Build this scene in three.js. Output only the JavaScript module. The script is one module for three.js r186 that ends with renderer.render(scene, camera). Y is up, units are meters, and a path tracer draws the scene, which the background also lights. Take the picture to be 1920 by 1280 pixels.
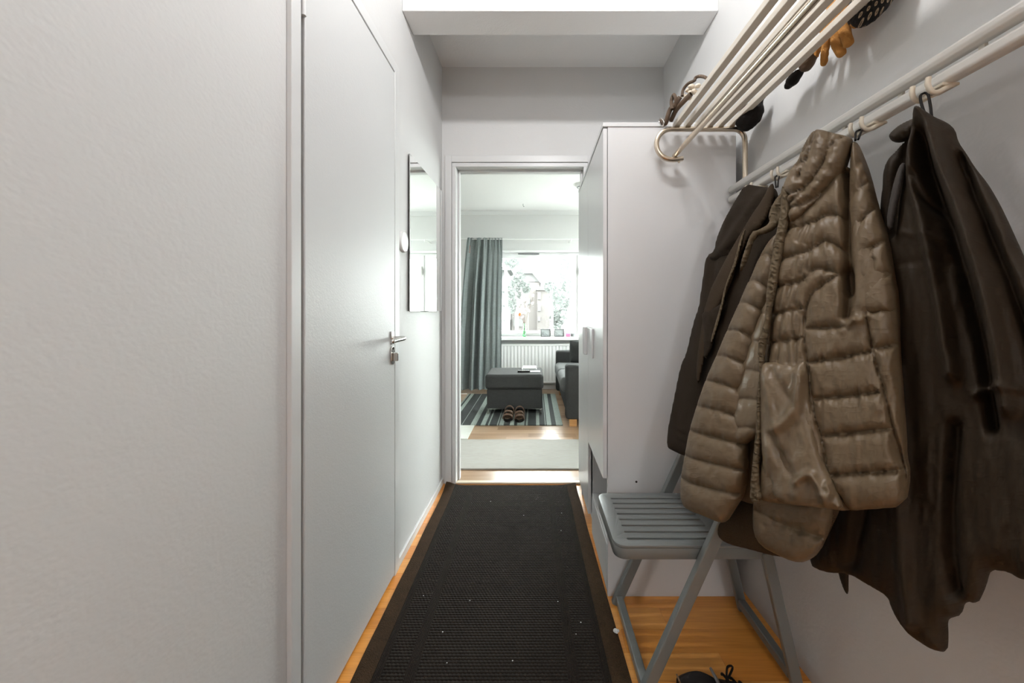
import * as THREE from 'three';
import { RoundedBoxGeometry } from 'three/addons/geometries/RoundedBoxGeometry.js';
import { RectAreaLightUniformsLib } from 'three/addons/lights/RectAreaLightUniformsLib.js';
import { mergeGeometries, mergeVertices, toCreasedNormals } from 'three/addons/utils/BufferGeometryUtils.js';

// ---------------------------------------------------------------- camera, sky, lamp, exposure
const W = 1920, H = 1280, F = 670, VX = 1003, VY = 583, EYE = 1.1;   // focal length and vanishing point in photo pixels, eye height in metres
const scene = new THREE.Scene();
const camera = new THREE.PerspectiveCamera(2 * Math.atan(H / 2 / F) * 180 / Math.PI, W / H, 0.02, 300);
camera.position.set(0, EYE, 0);
camera.setViewOffset(W, H, W / 2 - VX, H / 2 - VY, W, H);            // shift lens: the corridor is seen square on
camera.updateProjectionMatrix();
scene.background = new THREE.Color().setRGB(0.91, 1.0, 0.965);        // overcast sky
scene.backgroundIntensity = 20;
const sun = new THREE.DirectionalLight(new THREE.Color().setRGB(0.96, 1.0, 0.98), 9);   // brightest part of the cloud cover, very soft
sun.position.set(3.5, 9, -16); sun.target.position.set(0, 0.6, -4);
sun.castShadow = true; sun.shadow.radius = 75; sun.shadow.mapSize.set(2048, 2048);
Object.assign(sun.shadow.camera, { left: -12, right: 12, top: 12, bottom: -12, near: 0.5, far: 60 });
scene.add(sun, sun.target);
RectAreaLightUniformsLib.init();
const unseenSideSky = new THREE.RectAreaLight(new THREE.Color().setRGB(0.91, 1.0, 0.965), 3.0, 1.43, 1.43);   // area light at the unseen side window, brightens the living room
unseenSideSky.position.set(1.775, 1.475, -3.975); unseenSideSky.lookAt(0, 1.475, -3.975); unseenSideSky.name = 'unseen_window_sky';
scene.add(unseenSideSky);
const LAMP = { x: 0.116, y: 2.585, d: 0.86, power: 2.55, color: new THREE.Color().setRGB(0.985, 0.99, 1.0) };
const UNSEEN_BACK = { x: 0.40, y: 2.2, d: -2.6, power: 4.8, color: new THREE.Color().setRGB(0.985, 0.99, 1.0) };  // lamp out of view behind the camera, lights the wardrobe front
const renderer = new THREE.WebGLRenderer({ antialias: true });
renderer.toneMapping = THREE.LinearToneMapping;
renderer.toneMappingExposure = 1.0;
renderer.shadowMap.enabled = true;

// ---------------------------------------------------------------- helpers
let seed = 12345;
const rnd = () => { seed = (seed * 1664525 + 1013904223) >>> 0; return seed / 4294967296; };
const rr = (a, b) => a + (b - a) * rnd();
const V = (x, y, d) => new THREE.Vector3(x, y, -d);                   // d = distance in front of the camera
const lerp = (a, b, t) => a + (b - a) * t, clamp = (x, a = 0, b = 1) => Math.min(b, Math.max(a, x));
const smooth = t => { t = clamp(t); return t * t * (3 - 2 * t); };
function hash(x, y, z = 0) { let h = (x * 374761393 + y * 668265263 + z * 2147483647) | 0; h = Math.imul(h ^ (h >>> 13), 1274126177); h ^= h >>> 16; return (h >>> 0) / 4294967296; }
function vnoise(x, y, z = 0) {                                        // value noise
  const xi = Math.floor(x), yi = Math.floor(y), fx = smooth(x - xi), fy = smooth(y - yi);
  return lerp(lerp(hash(xi, yi, z), hash(xi + 1, yi, z), fx), lerp(hash(xi, yi + 1, z), hash(xi + 1, yi + 1, z), fx), fy);
}
const fbm = (x, y, o = 4, z = 0) => { let s = 0, a = 0.5, n = 0; for (let i = 0; i < o; i++) { s += a * vnoise(x, y, z + i); n += a; a *= 0.5; x = x * 2.03 + 7.1; y = y * 2.03 + 3.7; } return s / n; };
const wrapNoise = (u, v, px, py, z = 0) => {                           // tiling value noise, u v in 0..1
  const x = u * px, y = v * py, xi = Math.floor(x), yi = Math.floor(y), fx = smooth(x - xi), fy = smooth(y - yi), m = (a, n) => ((a % n) + n) % n;
  return lerp(lerp(hash(m(xi, px), m(yi, py), z), hash(m(xi + 1, px), m(yi, py), z), fx), lerp(hash(m(xi, px), m(yi + 1, py), z), hash(m(xi + 1, px), m(yi + 1, py), z), fx), fy);
};
function texture(w, h, fn, repX = 1, repY = 1, srgb = false) {         // fn(u, v) -> [r, g, b] or a grey, 0..1
  const data = new Uint8Array(w * h * 4);
  for (let j = 0; j < h; j++) for (let i = 0; i < w; i++) {
    const c = fn((i + 0.5) / w, (j + 0.5) / h), k = (j * w + i) * 4, a = Array.isArray(c) ? c : [c, c, c];
    for (let q = 0; q < 3; q++) data[k + q] = clamp(a[q]) * 255;
    data[k + 3] = 255;
  }
  const t = new THREE.DataTexture(data, w, h);
  t.wrapS = t.wrapT = THREE.RepeatWrapping; t.magFilter = THREE.LinearFilter; t.minFilter = THREE.LinearMipmapLinearFilter; t.generateMipmaps = true;
  if (srgb) t.colorSpace = THREE.SRGBColorSpace;
  t.repeat.set(repX, repY); t.needsUpdate = true;
  return t;
}
const lin = (r, g, b) => new THREE.Color().setRGB(r, g, b);
const mat = (color, roughness = 0.6, more = {}) => new THREE.MeshPhysicalMaterial({ color, roughness, side: THREE.DoubleSide, ...more });
const used = {};
const numbered = n => { const k = used[n] = (used[n] ?? -1) + 1; return k ? `${n}_${String(k).padStart(3, '0')}` : n; };
function shade(o) { o.castShadow = o.receiveShadow = true; return o; }
function info(o, label, category, group, kind) {
  if (label) o.userData.label = label;
  if (category) o.userData.category = category;
  if (group) o.userData.group = group;
  if (kind) o.userData.kind = kind;
  return o;
}
function thing(name, label, category, base = [0, 0, 0], group, kind) {  // Group at the thing's base (x, y, d)
  const g = new THREE.Group(); g.name = numbered(name); g.position.copy(V(...base)); scene.add(g);
  return info(g, label, category, group, kind);
}
function worldBase(o) { const p = new THREE.Vector3(); for (let q = o; q && q !== scene; q = q.parent) p.add(q.position); return p; }
function part(parent, name, geo, material, label) {                    // geometry given in world coordinates
  const b = worldBase(parent);
  const g = geo.clone(); g.translate(-b.x, -b.y, -b.z);
  const m = shade(new THREE.Mesh(g, material)); m.name = name; parent.add(m);
  if (label) m.userData.label = label;
  return m;
}
function solo(name, geo, material, label, category, group, kind, base) { // a thing that is one mesh
  geo.computeBoundingBox();
  const b = geo.boundingBox, p = base ? V(...base) : new THREE.Vector3((b.min.x + b.max.x) / 2, b.min.y, (b.min.z + b.max.z) / 2);
  const g = geo.clone(); g.translate(-p.x, -p.y, -p.z);
  const m = shade(new THREE.Mesh(g, material)); m.name = numbered(name); m.position.copy(p); scene.add(m);
  return info(m, label, category, group, kind);
}
function boxUV(g, ox = 0, oy = 0) {                                     // uv in metres by the way each face points
  g = g.index ? g.toNonIndexed() : g;
  const p = g.attributes.position, uv = new Float32Array(p.count * 2), a = new THREE.Vector3(), b = new THREE.Vector3(), c = new THREE.Vector3();
  for (let i = 0; i < p.count; i += 3) {
    a.fromBufferAttribute(p, i); b.fromBufferAttribute(p, i + 1); c.fromBufferAttribute(p, i + 2);
    const n = b.clone().sub(a).cross(c.clone().sub(a)), nx = Math.abs(n.x), ny = Math.abs(n.y), nz = Math.abs(n.z);
    [a, b, c].forEach((q, k) => {
      const [s, t] = ny >= nx && ny >= nz ? [q.x, q.z] : nx >= nz ? [q.z, q.y] : [q.x, q.y];
      uv[(i + k) * 2] = s + ox; uv[(i + k) * 2 + 1] = t + oy;
    });
  }
  g.setAttribute('uv', new THREE.BufferAttribute(uv, 2));
  return g;
}
function box(x0, x1, y0, y1, d0, d1, r = 0, seg = 2) {
  const w = x1 - x0, h = y1 - y0, l = d1 - d0;
  const g = r ? new RoundedBoxGeometry(w, h, l, seg, Math.min(r, w / 2.01, h / 2.01, l / 2.01)) : new THREE.BoxGeometry(w, h, l);
  g.translate((x0 + x1) / 2, (y0 + y1) / 2, -(d0 + d1) / 2);
  return boxUV(g);
}
const merge = (...gs) => mergeGeometries(gs.flat().map(g => { g = g.index ? g.toNonIndexed() : g; for (const k of Object.keys(g.attributes)) if (!['position', 'normal', 'uv'].includes(k)) g.deleteAttribute(k); return g; }));
function bar(p, q, w, t, r = 0.003, up = new THREE.Vector3(0, 0, 1)) {   // squared bar from p to q; t is its size along "up", w across
  const dir = q.clone().sub(p), l = dir.length(); dir.normalize();
  const s = dir.clone().cross(up).normalize(), u = s.clone().cross(dir);
  const g = new RoundedBoxGeometry(w, l, t, 2, r);
  g.applyMatrix4(new THREE.Matrix4().makeBasis(s, dir, u).setPosition(p.clone().add(q).multiplyScalar(0.5)));
  return boxUV(g);
}
function tube(pts, r, seg = 48, rad = 12, closed = false, tension = 0.5) {
  return new THREE.TubeGeometry(new THREE.CatmullRomCurve3(pts, closed, 'catmullrom', tension), seg, r, rad, closed);
}
function rod(p, q, r, rad = 16, r2 = r) {
  const g = new THREE.CylinderGeometry(r2, r, p.distanceTo(q), rad);
  g.applyQuaternion(new THREE.Quaternion().setFromUnitVectors(new THREE.Vector3(0, 1, 0), q.clone().sub(p).normalize()));
  const m = p.clone().add(q).multiplyScalar(0.5); g.translate(m.x, m.y, m.z);
  return g;
}
function lathe(pts, x, y, d, seg = 24) { const g = new THREE.LatheGeometry(pts.map(p => new THREE.Vector2(...p)), seg); g.translate(x, y, -d); return g; }
function extrude(pts, depth, bevel = 0, holes = []) {                    // outline in x, y; grows along z
  const s = new THREE.Shape(pts.map(p => new THREE.Vector2(...p)));
  for (const h of holes) s.holes.push(new THREE.Path(h.map(p => new THREE.Vector2(...p))));
  return new THREE.ExtrudeGeometry(s, { depth, bevelEnabled: bevel > 0, bevelSize: bevel, bevelThickness: bevel, bevelSegments: 2, curveSegments: 8 });
}
function surfaceNet(f, lo, hi, cell) {                                   // mesh of f = 0 (inside negative), in scene coordinates
  const n = [0, 1, 2].map(k => Math.ceil((hi[k] - lo[k]) / cell) + 2), at = (i, j, k) => (k * n[1] + j) * n[0] + i;
  const val = new Float32Array(n[0] * n[1] * n[2]);
  for (let k = 0; k < n[2]; k++) for (let j = 0; j < n[1]; j++) for (let i = 0; i < n[0]; i++) val[at(i, j, k)] = f(lo[0] + i * cell, lo[1] + j * cell, lo[2] + k * cell);
  const id = new Int32Array(val.length).fill(-1), pos = [], ind = [];
  for (let k = 0; k < n[2] - 1; k++) for (let j = 0; j < n[1] - 1; j++) for (let i = 0; i < n[0] - 1; i++) {
    let c = 0, s = [0, 0, 0];
    const corner = q => [i + (q & 1), j + ((q >> 1) & 1), k + (q >> 2)];
    for (let q = 0; q < 8; q++) for (const b of [1, 2, 4]) if (!(q & b)) {
      const A = corner(q), B = corner(q | b), va = val[at(...A)], vb = val[at(...B)];
      if ((va < 0) !== (vb < 0)) { const t = va / (va - vb); for (let e = 0; e < 3; e++) s[e] += lerp(A[e], B[e], t); c++; }
    }
    if (c) { id[at(i, j, k)] = pos.length / 3; for (let e = 0; e < 3; e++) pos.push(lo[e] + s[e] / c * cell); }
  }
  for (let k = 1; k < n[2] - 1; k++) for (let j = 1; j < n[1] - 1; j++) for (let i = 1; i < n[0] - 1; i++) {
    const a = val[at(i, j, k)] < 0;
    [[1, 0, 0], [0, 1, 0], [0, 0, 1]].forEach(([ex, ey, ez], ax) => {
      const b = val[at(i + ex, j + ey, k + ez)] < 0; if (a === b) return;
      const q = ax === 0 ? [at(i, j - 1, k - 1), at(i, j, k - 1), at(i, j, k), at(i, j - 1, k)] : ax === 1 ? [at(i - 1, j, k - 1), at(i - 1, j, k), at(i, j, k), at(i, j, k - 1)] : [at(i - 1, j - 1, k), at(i, j - 1, k), at(i, j, k), at(i - 1, j, k)];
      const v = q.map(z => id[z]); if (v.some(z => z < 0)) return;
      if (!a) v.reverse();
      ind.push(v[0], v[1], v[2], v[0], v[2], v[3]);
    });
  }
  const g = new THREE.BufferGeometry();
  g.setAttribute('position', new THREE.Float32BufferAttribute(pos, 3)); g.setIndex(ind); g.computeVertexNormals();
  const uv = new Float32Array(pos.length / 3 * 2); for (let i = 0; i < pos.length / 3; i++) { uv[2 * i] = pos[3 * i] + pos[3 * i + 2] * 0.5; uv[2 * i + 1] = pos[3 * i + 1]; }
  g.setAttribute('uv', new THREE.BufferAttribute(uv, 2));
  return g;
}
const smin = (a, b, k) => { const h = clamp(0.5 + 0.5 * (b - a) / k); return lerp(b, a, h) - k * h * (1 - h); };
function capsule(p, a, b, ra, rb) {                                      // distance to a tapered capsule; arrays
  const ab = [b[0] - a[0], b[1] - a[1], b[2] - a[2]], ap = [p[0] - a[0], p[1] - a[1], p[2] - a[2]];
  const t = clamp((ap[0] * ab[0] + ap[1] * ab[1] + ap[2] * ab[2]) / (ab[0] ** 2 + ab[1] ** 2 + ab[2] ** 2));
  return Math.hypot(ap[0] - ab[0] * t, ap[1] - ab[1] * t, ap[2] - ab[2] * t) - lerp(ra, rb, t);
}
function segDist(px, py, a, b) {
  const dx = b[0] - a[0], dy = b[1] - a[1], t = clamp(((px - a[0]) * dx + (py - a[1]) * dy) / (dx * dx + dy * dy || 1));
  const x = a[0] + dx * t, y = a[1] + dy * t; return [Math.hypot(px - x, py - y), x, y];
}
function polyDist(px, py, pts, closed) {
  let best = [1e9, 0, 0];
  for (let i = 0; i < pts.length - (closed ? 0 : 1); i++) { const r = segDist(px, py, pts[i], pts[(i + 1) % pts.length]); if (r[0] < best[0]) best = r; }
  return best;
}
function inside(px, py, pts) { let c = false; for (let i = 0, j = pts.length - 1; i < pts.length; j = i++) { const [xi, yi] = pts[i], [xj, yj] = pts[j]; if ((yi > py) !== (yj > py) && px < (xj - xi) * (py - yi) / (yj - yi) + xi) c = !c; } return c; }
function soften(pts, times = 2, closed = true) {                          // corner cutting
  for (let k = 0; k < times; k++) {
    const out = []; const n = pts.length;
    for (let i = 0; i < (closed ? n : n - 1); i++) { const a = pts[i], b = pts[(i + 1) % n]; out.push([lerp(a[0], b[0], 0.25), lerp(a[1], b[1], 0.25)], [lerp(a[0], b[0], 0.75), lerp(a[1], b[1], 0.75)]); }
    if (!closed) { out.unshift(pts[0]); out.push(pts[n - 1]); }
    pts = out;
  }
  return pts;
}
// A cloth panel with real thickness: its outline (read off the photo) lies on the hanging plane x = x0 + kd (d - d0) + ky (y - y0); it swells from there, sinks along seams and rises along folds.
function panel(o) {
  const { plane: [x0, d0, y0, kd, ky], step = 3, thick = 0.03, rim = 40, back = 0.008, seams = [], puff = 0.012, seamW = 26, folds = [], wrinkle = 0.002, scale = [30, 60], lift = 0 } = o;
  const pts = soften(o.outline, o.round ?? 1), ss = seams.map(s => soften(s, 2, false)), ff = folds.map(f => ({ ...f, pts: soften(f.pts, 2, false) }));
  const onPlane = (u, v) => { const U = (u - VX) / F, T = (VY - v) / F, d = (x0 - kd * d0 + ky * (EYE - y0)) / (U - kd - ky * T); return V(U * d, EYE + T * d, d); };
  let u0 = 1e9, u1 = -1e9, v0 = 1e9, v1 = -1e9;
  for (const [a, b] of pts) { u0 = Math.min(u0, a); u1 = Math.max(u1, a); v0 = Math.min(v0, b); v1 = Math.max(v1, b); }
  u0 -= step; v0 -= step;
  const nu = Math.ceil((u1 - u0) / step) + 2, nv = Math.ceil((v1 - v0) / step) + 2, isIn = [], use = [];
  for (let j = 0; j < nv; j++) for (let i = 0; i < nu; i++) isIn.push(inside(u0 + i * step, v0 + j * step, pts));
  const toCam = onPlane((u0 + u1) / 2, (v0 + v1) / 2).multiplyScalar(-1); toCam.y += EYE; toCam.normalize();
  const n = new THREE.Vector3(-1, ky, -kd).normalize(), out = o.out ? new THREE.Vector3(...o.out).normalize() : toCam.clone().multiplyScalar(0.7).add(n.multiplyScalar(0.3)).normalize();
  const fr = [], bk = [], pos = [], uv = [], ind = [];
  const vert = (i, j) => {
    const k = j * nu + i; if (fr[k] !== undefined) return k;
    let u = u0 + i * step, v = v0 + j * step;
    const e = polyDist(u, v, pts, true); let edge = e[0];
    if (!isIn[k]) { u = e[1]; v = e[2]; edge = 0; }
    const dome = Math.sqrt(1 - (1 - clamp(edge / rim)) ** 2), near = clamp(edge / 8);
    let h = thick * dome, ds = 1e9;
    for (const s of ss) ds = Math.min(ds, polyDist(u, v, s, false)[0]);
    if (ss.length) h += puff * (Math.sqrt(1 - (1 - clamp(Math.min(ds, edge * 1.3) / seamW)) ** 2) - 0.35 * near) * clamp(edge / 4);
    for (const f of ff) { const q = polyDist(u, v, f.pts, false)[0] / f.w; h += f.a * Math.exp(-q * q) * near; }
    if (ss.length) h += (o.pleat ?? 0.0055) * near * Math.exp(-ds / 11) * (vnoise(u / 6.5 + 0.25 * v / 6.5, v / 26, 31) + 0.5 * vnoise(u / 3.4, v / 20, 32) - 0.75) * clamp(ds / 2.5);
    const crinkle = ss.length ? 0.35 + 0.65 * Math.exp(-ds / 14) : 1;
    h += wrinkle * near * crinkle * (fbm(u / scale[0], v / scale[1], 4, o.z ?? 5) - 0.5) * 2;
    const b = onPlane(u, v), p = b.clone().addScaledVector(out, lift + Math.max(h, edge > 0 ? 0.0006 : 0)), q = b.clone().addScaledVector(out, lift - back * dome);
    fr[k] = pos.length / 3; pos.push(p.x, p.y, p.z); uv.push(u * 0.0014, -v * 0.0014);
    if (edge > 0) { bk[k] = pos.length / 3; pos.push(q.x, q.y, q.z); uv.push(u * 0.0014, -v * 0.0014); } else bk[k] = fr[k];
    return k;
  };
  for (let j = 0; j < nv - 1; j++) for (let i = 0; i < nu - 1; i++) {
    const c = [j * nu + i, j * nu + i + 1, (j + 1) * nu + i + 1, (j + 1) * nu + i];
    if (!c.some(k => isIn[k])) continue;
    const [a, b, d, e] = [vert(i, j), vert(i + 1, j), vert(i + 1, j + 1), vert(i, j + 1)];
    ind.push(fr[a], fr[e], fr[d], fr[a], fr[d], fr[b], bk[a], bk[d], bk[e], bk[a], bk[b], bk[d]);
  }
  const g = new THREE.BufferGeometry();
  g.setAttribute('position', new THREE.Float32BufferAttribute(pos, 3)); g.setAttribute('uv', new THREE.Float32BufferAttribute(uv, 2));
  g.setIndex(ind); g.computeVertexNormals();
  return g;
}

// ---------------------------------------------------------------- textures and materials
const plaster = texture(512, 512, (u, v) => 0.5 * wrapNoise(u, v, 90, 90, 1) + 0.3 * wrapNoise(u, v, 40, 40, 2) + 0.2 * wrapNoise(u, v, 200, 200, 3), 2, 2);
const smear = texture(512, 512, (u, v) => { const n = 0.6 * wrapNoise(u, v, 7, 5, 4) + 0.4 * wrapNoise(u, v, 23, 19, 5), k = 0.985 + 0.03 * n; return [k, k * 0.999, k * 0.996]; }, 0.6, 0.6);
const orange = texture(256, 256, (u, v) => 0.6 * wrapNoise(u, v, 60, 60, 6) + 0.4 * wrapNoise(u, v, 25, 25, 7), 5, 5);
const grain = texture(1024, 512, (u, v) => {
  const w = wrapNoise(u, v, 5, 24, 8) * 0.4, s = wrapNoise(u + w * 0.02, v, 10, 150, 9) * 0.5 + wrapNoise(u, v, 24, 260, 10) * 0.3 + wrapNoise(u, v, 3, 30, 11) * 0.4;
  const k = 0.74 + 0.3 * s; return [k, k * (0.93 + 0.08 * s), k * (0.86 + 0.12 * s)];
}, 1, 2);
const weave = texture(256, 256, (u, v) => { const a = Math.sin(u * Math.PI * 2 * 64), b = Math.sin(v * Math.PI * 2 * 64); return 0.5 + 0.22 * a * b + 0.4 * (wrapNoise(u, v, 128, 128, 12) - 0.5); }, 8, 8);
const weaveTone = texture(256, 256, (u, v) => { const k = 0.72 + 0.5 * wrapNoise(u, v, 128, 128, 13) * wrapNoise(u, v, 60, 60, 14) + 0.12 * wrapNoise(u, v, 9, 9, 15); return k; }, 6, 6);
const fineWeave = texture(256, 256, (u, v) => 0.5 + 0.25 * Math.sin(u * Math.PI * 2 * 80) * Math.sin(v * Math.PI * 2 * 80) + 0.3 * (wrapNoise(u, v, 40, 40, 16) - 0.5), 14, 14);
const crease = texture(512, 512, (u, v) => { const n = wrapNoise(u, v, 14, 22, 17), m = wrapNoise(u, v, 40, 30, 18); return clamp(1 - Math.abs(n - 0.5) * 5) * 0.5 + 0.4 * m; }, 4, 4);
const fuzz = texture(256, 256, (u, v) => 0.5 * wrapNoise(u, v, 120, 120, 19) + 0.5 * wrapNoise(u, v, 60, 90, 20), 8, 8);

const M = {
  wall: mat(lin(0.64, 0.637, 0.63), 0.62, { map: smear, bumpMap: plaster, bumpScale: 0.0004 }),
  paint: mat(lin(0.60, 0.602, 0.598), 0.46, { bumpMap: orange, bumpScale: 0.0003 }),
  trim: mat(lin(0.64, 0.64, 0.635), 0.36),
  ceiling: mat(lin(0.80, 0.795, 0.785), 0.8, { bumpMap: plaster, bumpScale: 0.0008 }),
  white: mat(lin(0.82, 0.82, 0.81), 0.3, { clearcoat: 0.2, clearcoatRoughness: 0.3 }),
  board: mat(lin(0.64, 0.64, 0.64), 0.31, { bumpMap: orange, bumpScale: 0.00008 }),
  slab: mat(lin(0.16, 0.07, 0.03), 0.8),
  planks: [[0.70, 0.29, 0.055], [0.76, 0.33, 0.07], [0.64, 0.255, 0.045], [0.80, 0.37, 0.09], [0.70, 0.275, 0.05]].map(c => mat(lin(...c), 0.3, { map: grain, clearcoat: 0.35, clearcoatRoughness: 0.22 })),
  livingPlanks: [[0.36, 0.235, 0.15], [0.42, 0.28, 0.19], [0.30, 0.19, 0.12], [0.46, 0.32, 0.22]].map(c => mat(lin(...c), 0.28, { map: grain, clearcoat: 0.4, clearcoatRoughness: 0.18 })),
  mirror: mat(lin(0.93, 0.95, 0.94), 0.02, { metalness: 1 }),
  chrome: mat(lin(0.62, 0.60, 0.57), 0.16, { metalness: 1 }),
  tube: mat(lin(0.66, 0.57, 0.46), 0.27, { metalness: 0.95 }),
  darkHole: mat(lin(0.015, 0.012, 0.01), 0.9),
  slat: mat(lin(0.64, 0.59, 0.51), 0.42),
  rail: mat(lin(0.68, 0.66, 0.62), 0.34),
  hook: mat(lin(0.70, 0.62, 0.50), 0.35),
  chair: mat(lin(0.15, 0.16, 0.156), 0.42, { clearcoat: 0.6, clearcoatRoughness: 0.35, bumpMap: orange, bumpScale: 0.0001 }),
  puffer: mat(lin(0.118, 0.080, 0.044), 0.5, { specularIntensity: 0.7, bumpMap: crease, bumpScale: 0.0006, sheen: 0.1, sheenRoughness: 0.5, sheenColor: lin(0.25, 0.18, 0.1) }),
  lining: mat(lin(0.135, 0.094, 0.054), 0.38, { specularIntensity: 0.8, bumpMap: crease, bumpScale: 0.0004 }),
  zipper: mat(lin(0.10, 0.072, 0.042), 0.6, { specularIntensity: 0.2, bumpMap: crease, bumpScale: 0.004 }),
  darkCoat: mat(lin(0.020, 0.013, 0.0075), 0.8, { specularIntensity: 0.2, bumpMap: fineWeave, bumpScale: 0.0006, sheen: 0.2, sheenColor: lin(0.2, 0.15, 0.1), sheenRoughness: 0.6 }),
  ribbed: mat(lin(0.040, 0.026, 0.015), 0.85, { specularIntensity: 0.2, bumpMap: fineWeave, bumpScale: 0.001 }),
  blackCoat: mat(lin(0.026, 0.017, 0.0095), 0.62, { specularIntensity: 0.35, bumpMap: crease, bumpScale: 0.0004 }),
  greyPanel: mat(lin(0.060, 0.052, 0.047), 0.6, { specularIntensity: 0.2, bumpMap: fineWeave, bumpScale: 0.0004 }),
  felt: mat(lin(0.060, 0.038, 0.020), 0.95, { specularIntensity: 0.2, bumpMap: fuzz, bumpScale: 0.002 }),
  leather: mat(lin(0.10, 0.058, 0.030), 0.5, { bumpMap: crease, bumpScale: 0.001 }),
  shell: mat(lin(0.62, 0.53, 0.42), 0.5),
  tan: mat(lin(0.42, 0.20, 0.055), 0.75, { specularIntensity: 0.2, bumpMap: fuzz, bumpScale: 0.0006 }),
  black: mat(lin(0.012, 0.010, 0.009), 0.55, { specularIntensity: 0.2, bumpMap: fineWeave, bumpScale: 0.0004 }),
  sofa: mat(lin(0.055, 0.056, 0.055), 0.95, { specularIntensity: 0.2, map: weaveTone, bumpMap: weave, bumpScale: 0.0012 }),
  cushion: mat(lin(0.13, 0.135, 0.132), 0.95, { specularIntensity: 0.2, map: weaveTone, bumpMap: weave, bumpScale: 0.0012 }),
  curtain: mat(lin(0.255, 0.285, 0.285), 0.9, { specularIntensity: 0.2, map: weaveTone, bumpMap: weave, bumpScale: 0.0006, transmission: 0.12, thickness: 0 }),
  glass: mat(lin(1, 1, 1), 0.01, { transmission: 1, thickness: 0, ior: 1.45 }),
  greenGlass: mat(lin(0.75, 0.95, 0.78), 0.03, { transmission: 1, thickness: 0.01, ior: 1.5, attenuationColor: lin(0.2, 0.7, 0.3), attenuationDistance: 0.02 }),
  twig: mat(lin(0.16, 0.10, 0.07), 0.8),
  petal: mat(lin(0.86, 0.84, 0.83), 0.8, { transmission: 0.35, thickness: 0 }),
  paper: mat(lin(0.72, 0.73, 0.72), 0.7),
  pink: mat(lin(0.62, 0.16, 0.30), 0.5),
  greyPlastic: mat(lin(0.22, 0.23, 0.23), 0.45),
  wood: mat(lin(0.55, 0.29, 0.11), 0.45, { map: grain }),
};

// ---------------------------------------------------------------- the corridor shell
const XL = -0.593, XR = 0.82, DF = 2.28, DB = -3.4, CEIL = 2.655;       // left and right wall, far wall, wall behind, ceiling
const DOOR = { d0: 0.9016, d1: 1.4776, top: 2.0836 };
function structure(name, geo, material) { const o = solo(name, geo, material, undefined, undefined, undefined, 'structure'); return o; }
structure('wall_left', merge(
  box(XL - 0.14, XL, -0.1, CEIL, DB, DOOR.d0 - 0.012), box(XL - 0.14, XL, -0.1, CEIL, DOOR.d1 + 0.012, DF), box(XL - 0.14, XL, DOOR.top + 0.012, CEIL, DOOR.d0 - 0.012, DOOR.d1 + 0.012),
  box(XL - 0.14, XL - 0.07, -0.1, DOOR.top + 0.012, DOOR.d0 - 0.012, DOOR.d1 + 0.012)), M.wall);
structure('wall_right', box(XR, XR + 0.14, -0.1, CEIL, DB, DF), M.wall);
structure('unseen_wall_near', box(XL - 0.14, XR + 0.14, -0.1, CEIL, DB - 0.14, DB), M.wall);  // unseen end wall, set far back so less light bounces
const OPEN = { x0: -0.503, x1: 0.31, top: 2.018 };
const LX0 = -1.75, LX1 = 1.75, DW = 5.05, LCEIL = 2.51, WT = 0.1;        // living room
structure('wall_far', merge(
  box(LX0 - 0.14, OPEN.x0 - 0.025, -0.1, CEIL, DF, DF + WT), box(OPEN.x1 + 0.025, LX1 + 0.14, -0.1, CEIL, DF, DF + WT), box(OPEN.x0 - 0.025, OPEN.x1 + 0.025, OPEN.top + 0.025, CEIL, DF, DF + WT)), M.wall);
structure('ceiling', box(XL - 0.14, XR + 0.14, CEIL, CEIL + 0.12, DB - 0.14, DF), M.ceiling);
structure('ceiling_beam', box(XL, XR, 2.44, CEIL, 1.595, 1.737, 0.004), M.ceiling);
// planked floors
function plankFloor(name, x0, x1, d0, d1, w, len, mats, top) {
  const f = thing(name, undefined, undefined, [(x0 + x1) / 2, top - 0.1, (d0 + d1) / 2], undefined, 'structure');
  part(f, 'subfloor', box(x0, x1, top - 0.1, top - 0.012, d0, d1), M.slab);
  const cache = {};
  for (let d = d0, row = 0; d < d1 - 1e-4; d += w, row++) {
    let x = x0 - rr(0, len * 0.8);
    while (x < x1 - 1e-4) {
      const l = len * rr(0.75, 1.15), a = Math.max(x, x0), b = Math.min(x + l, x1), e = Math.min(d + w, d1);
      if (b - a > 0.03) {
        const p = part(f, 'plank', boxUV(new THREE.BoxGeometry(b - a - 0.0006, 0.012, e - d - 0.0006).translate((a + b) / 2, top - 0.006, -(d + e) / 2), rnd() * 3, rnd() * 3), mats[Math.floor(rnd() * mats.length)]);
      }
      x += l;
    }
  }
  return f;
}
plankFloor('floor', XL, XR, DB, DF + 0.01, 0.0875, 0.62, M.planks, 0);
plankFloor('floor', LX0, LX1, DF + 0.01, DW, 0.0925, 0.55, M.livingPlanks, 0);
// baseboard along the left wall
function baseboard(name, geo) { return structure(name, geo, M.trim); }
baseboard('baseboard_left', box(XL, XL + 0.012, 0, 0.04, 1.53, DF, 0.003));

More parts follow.
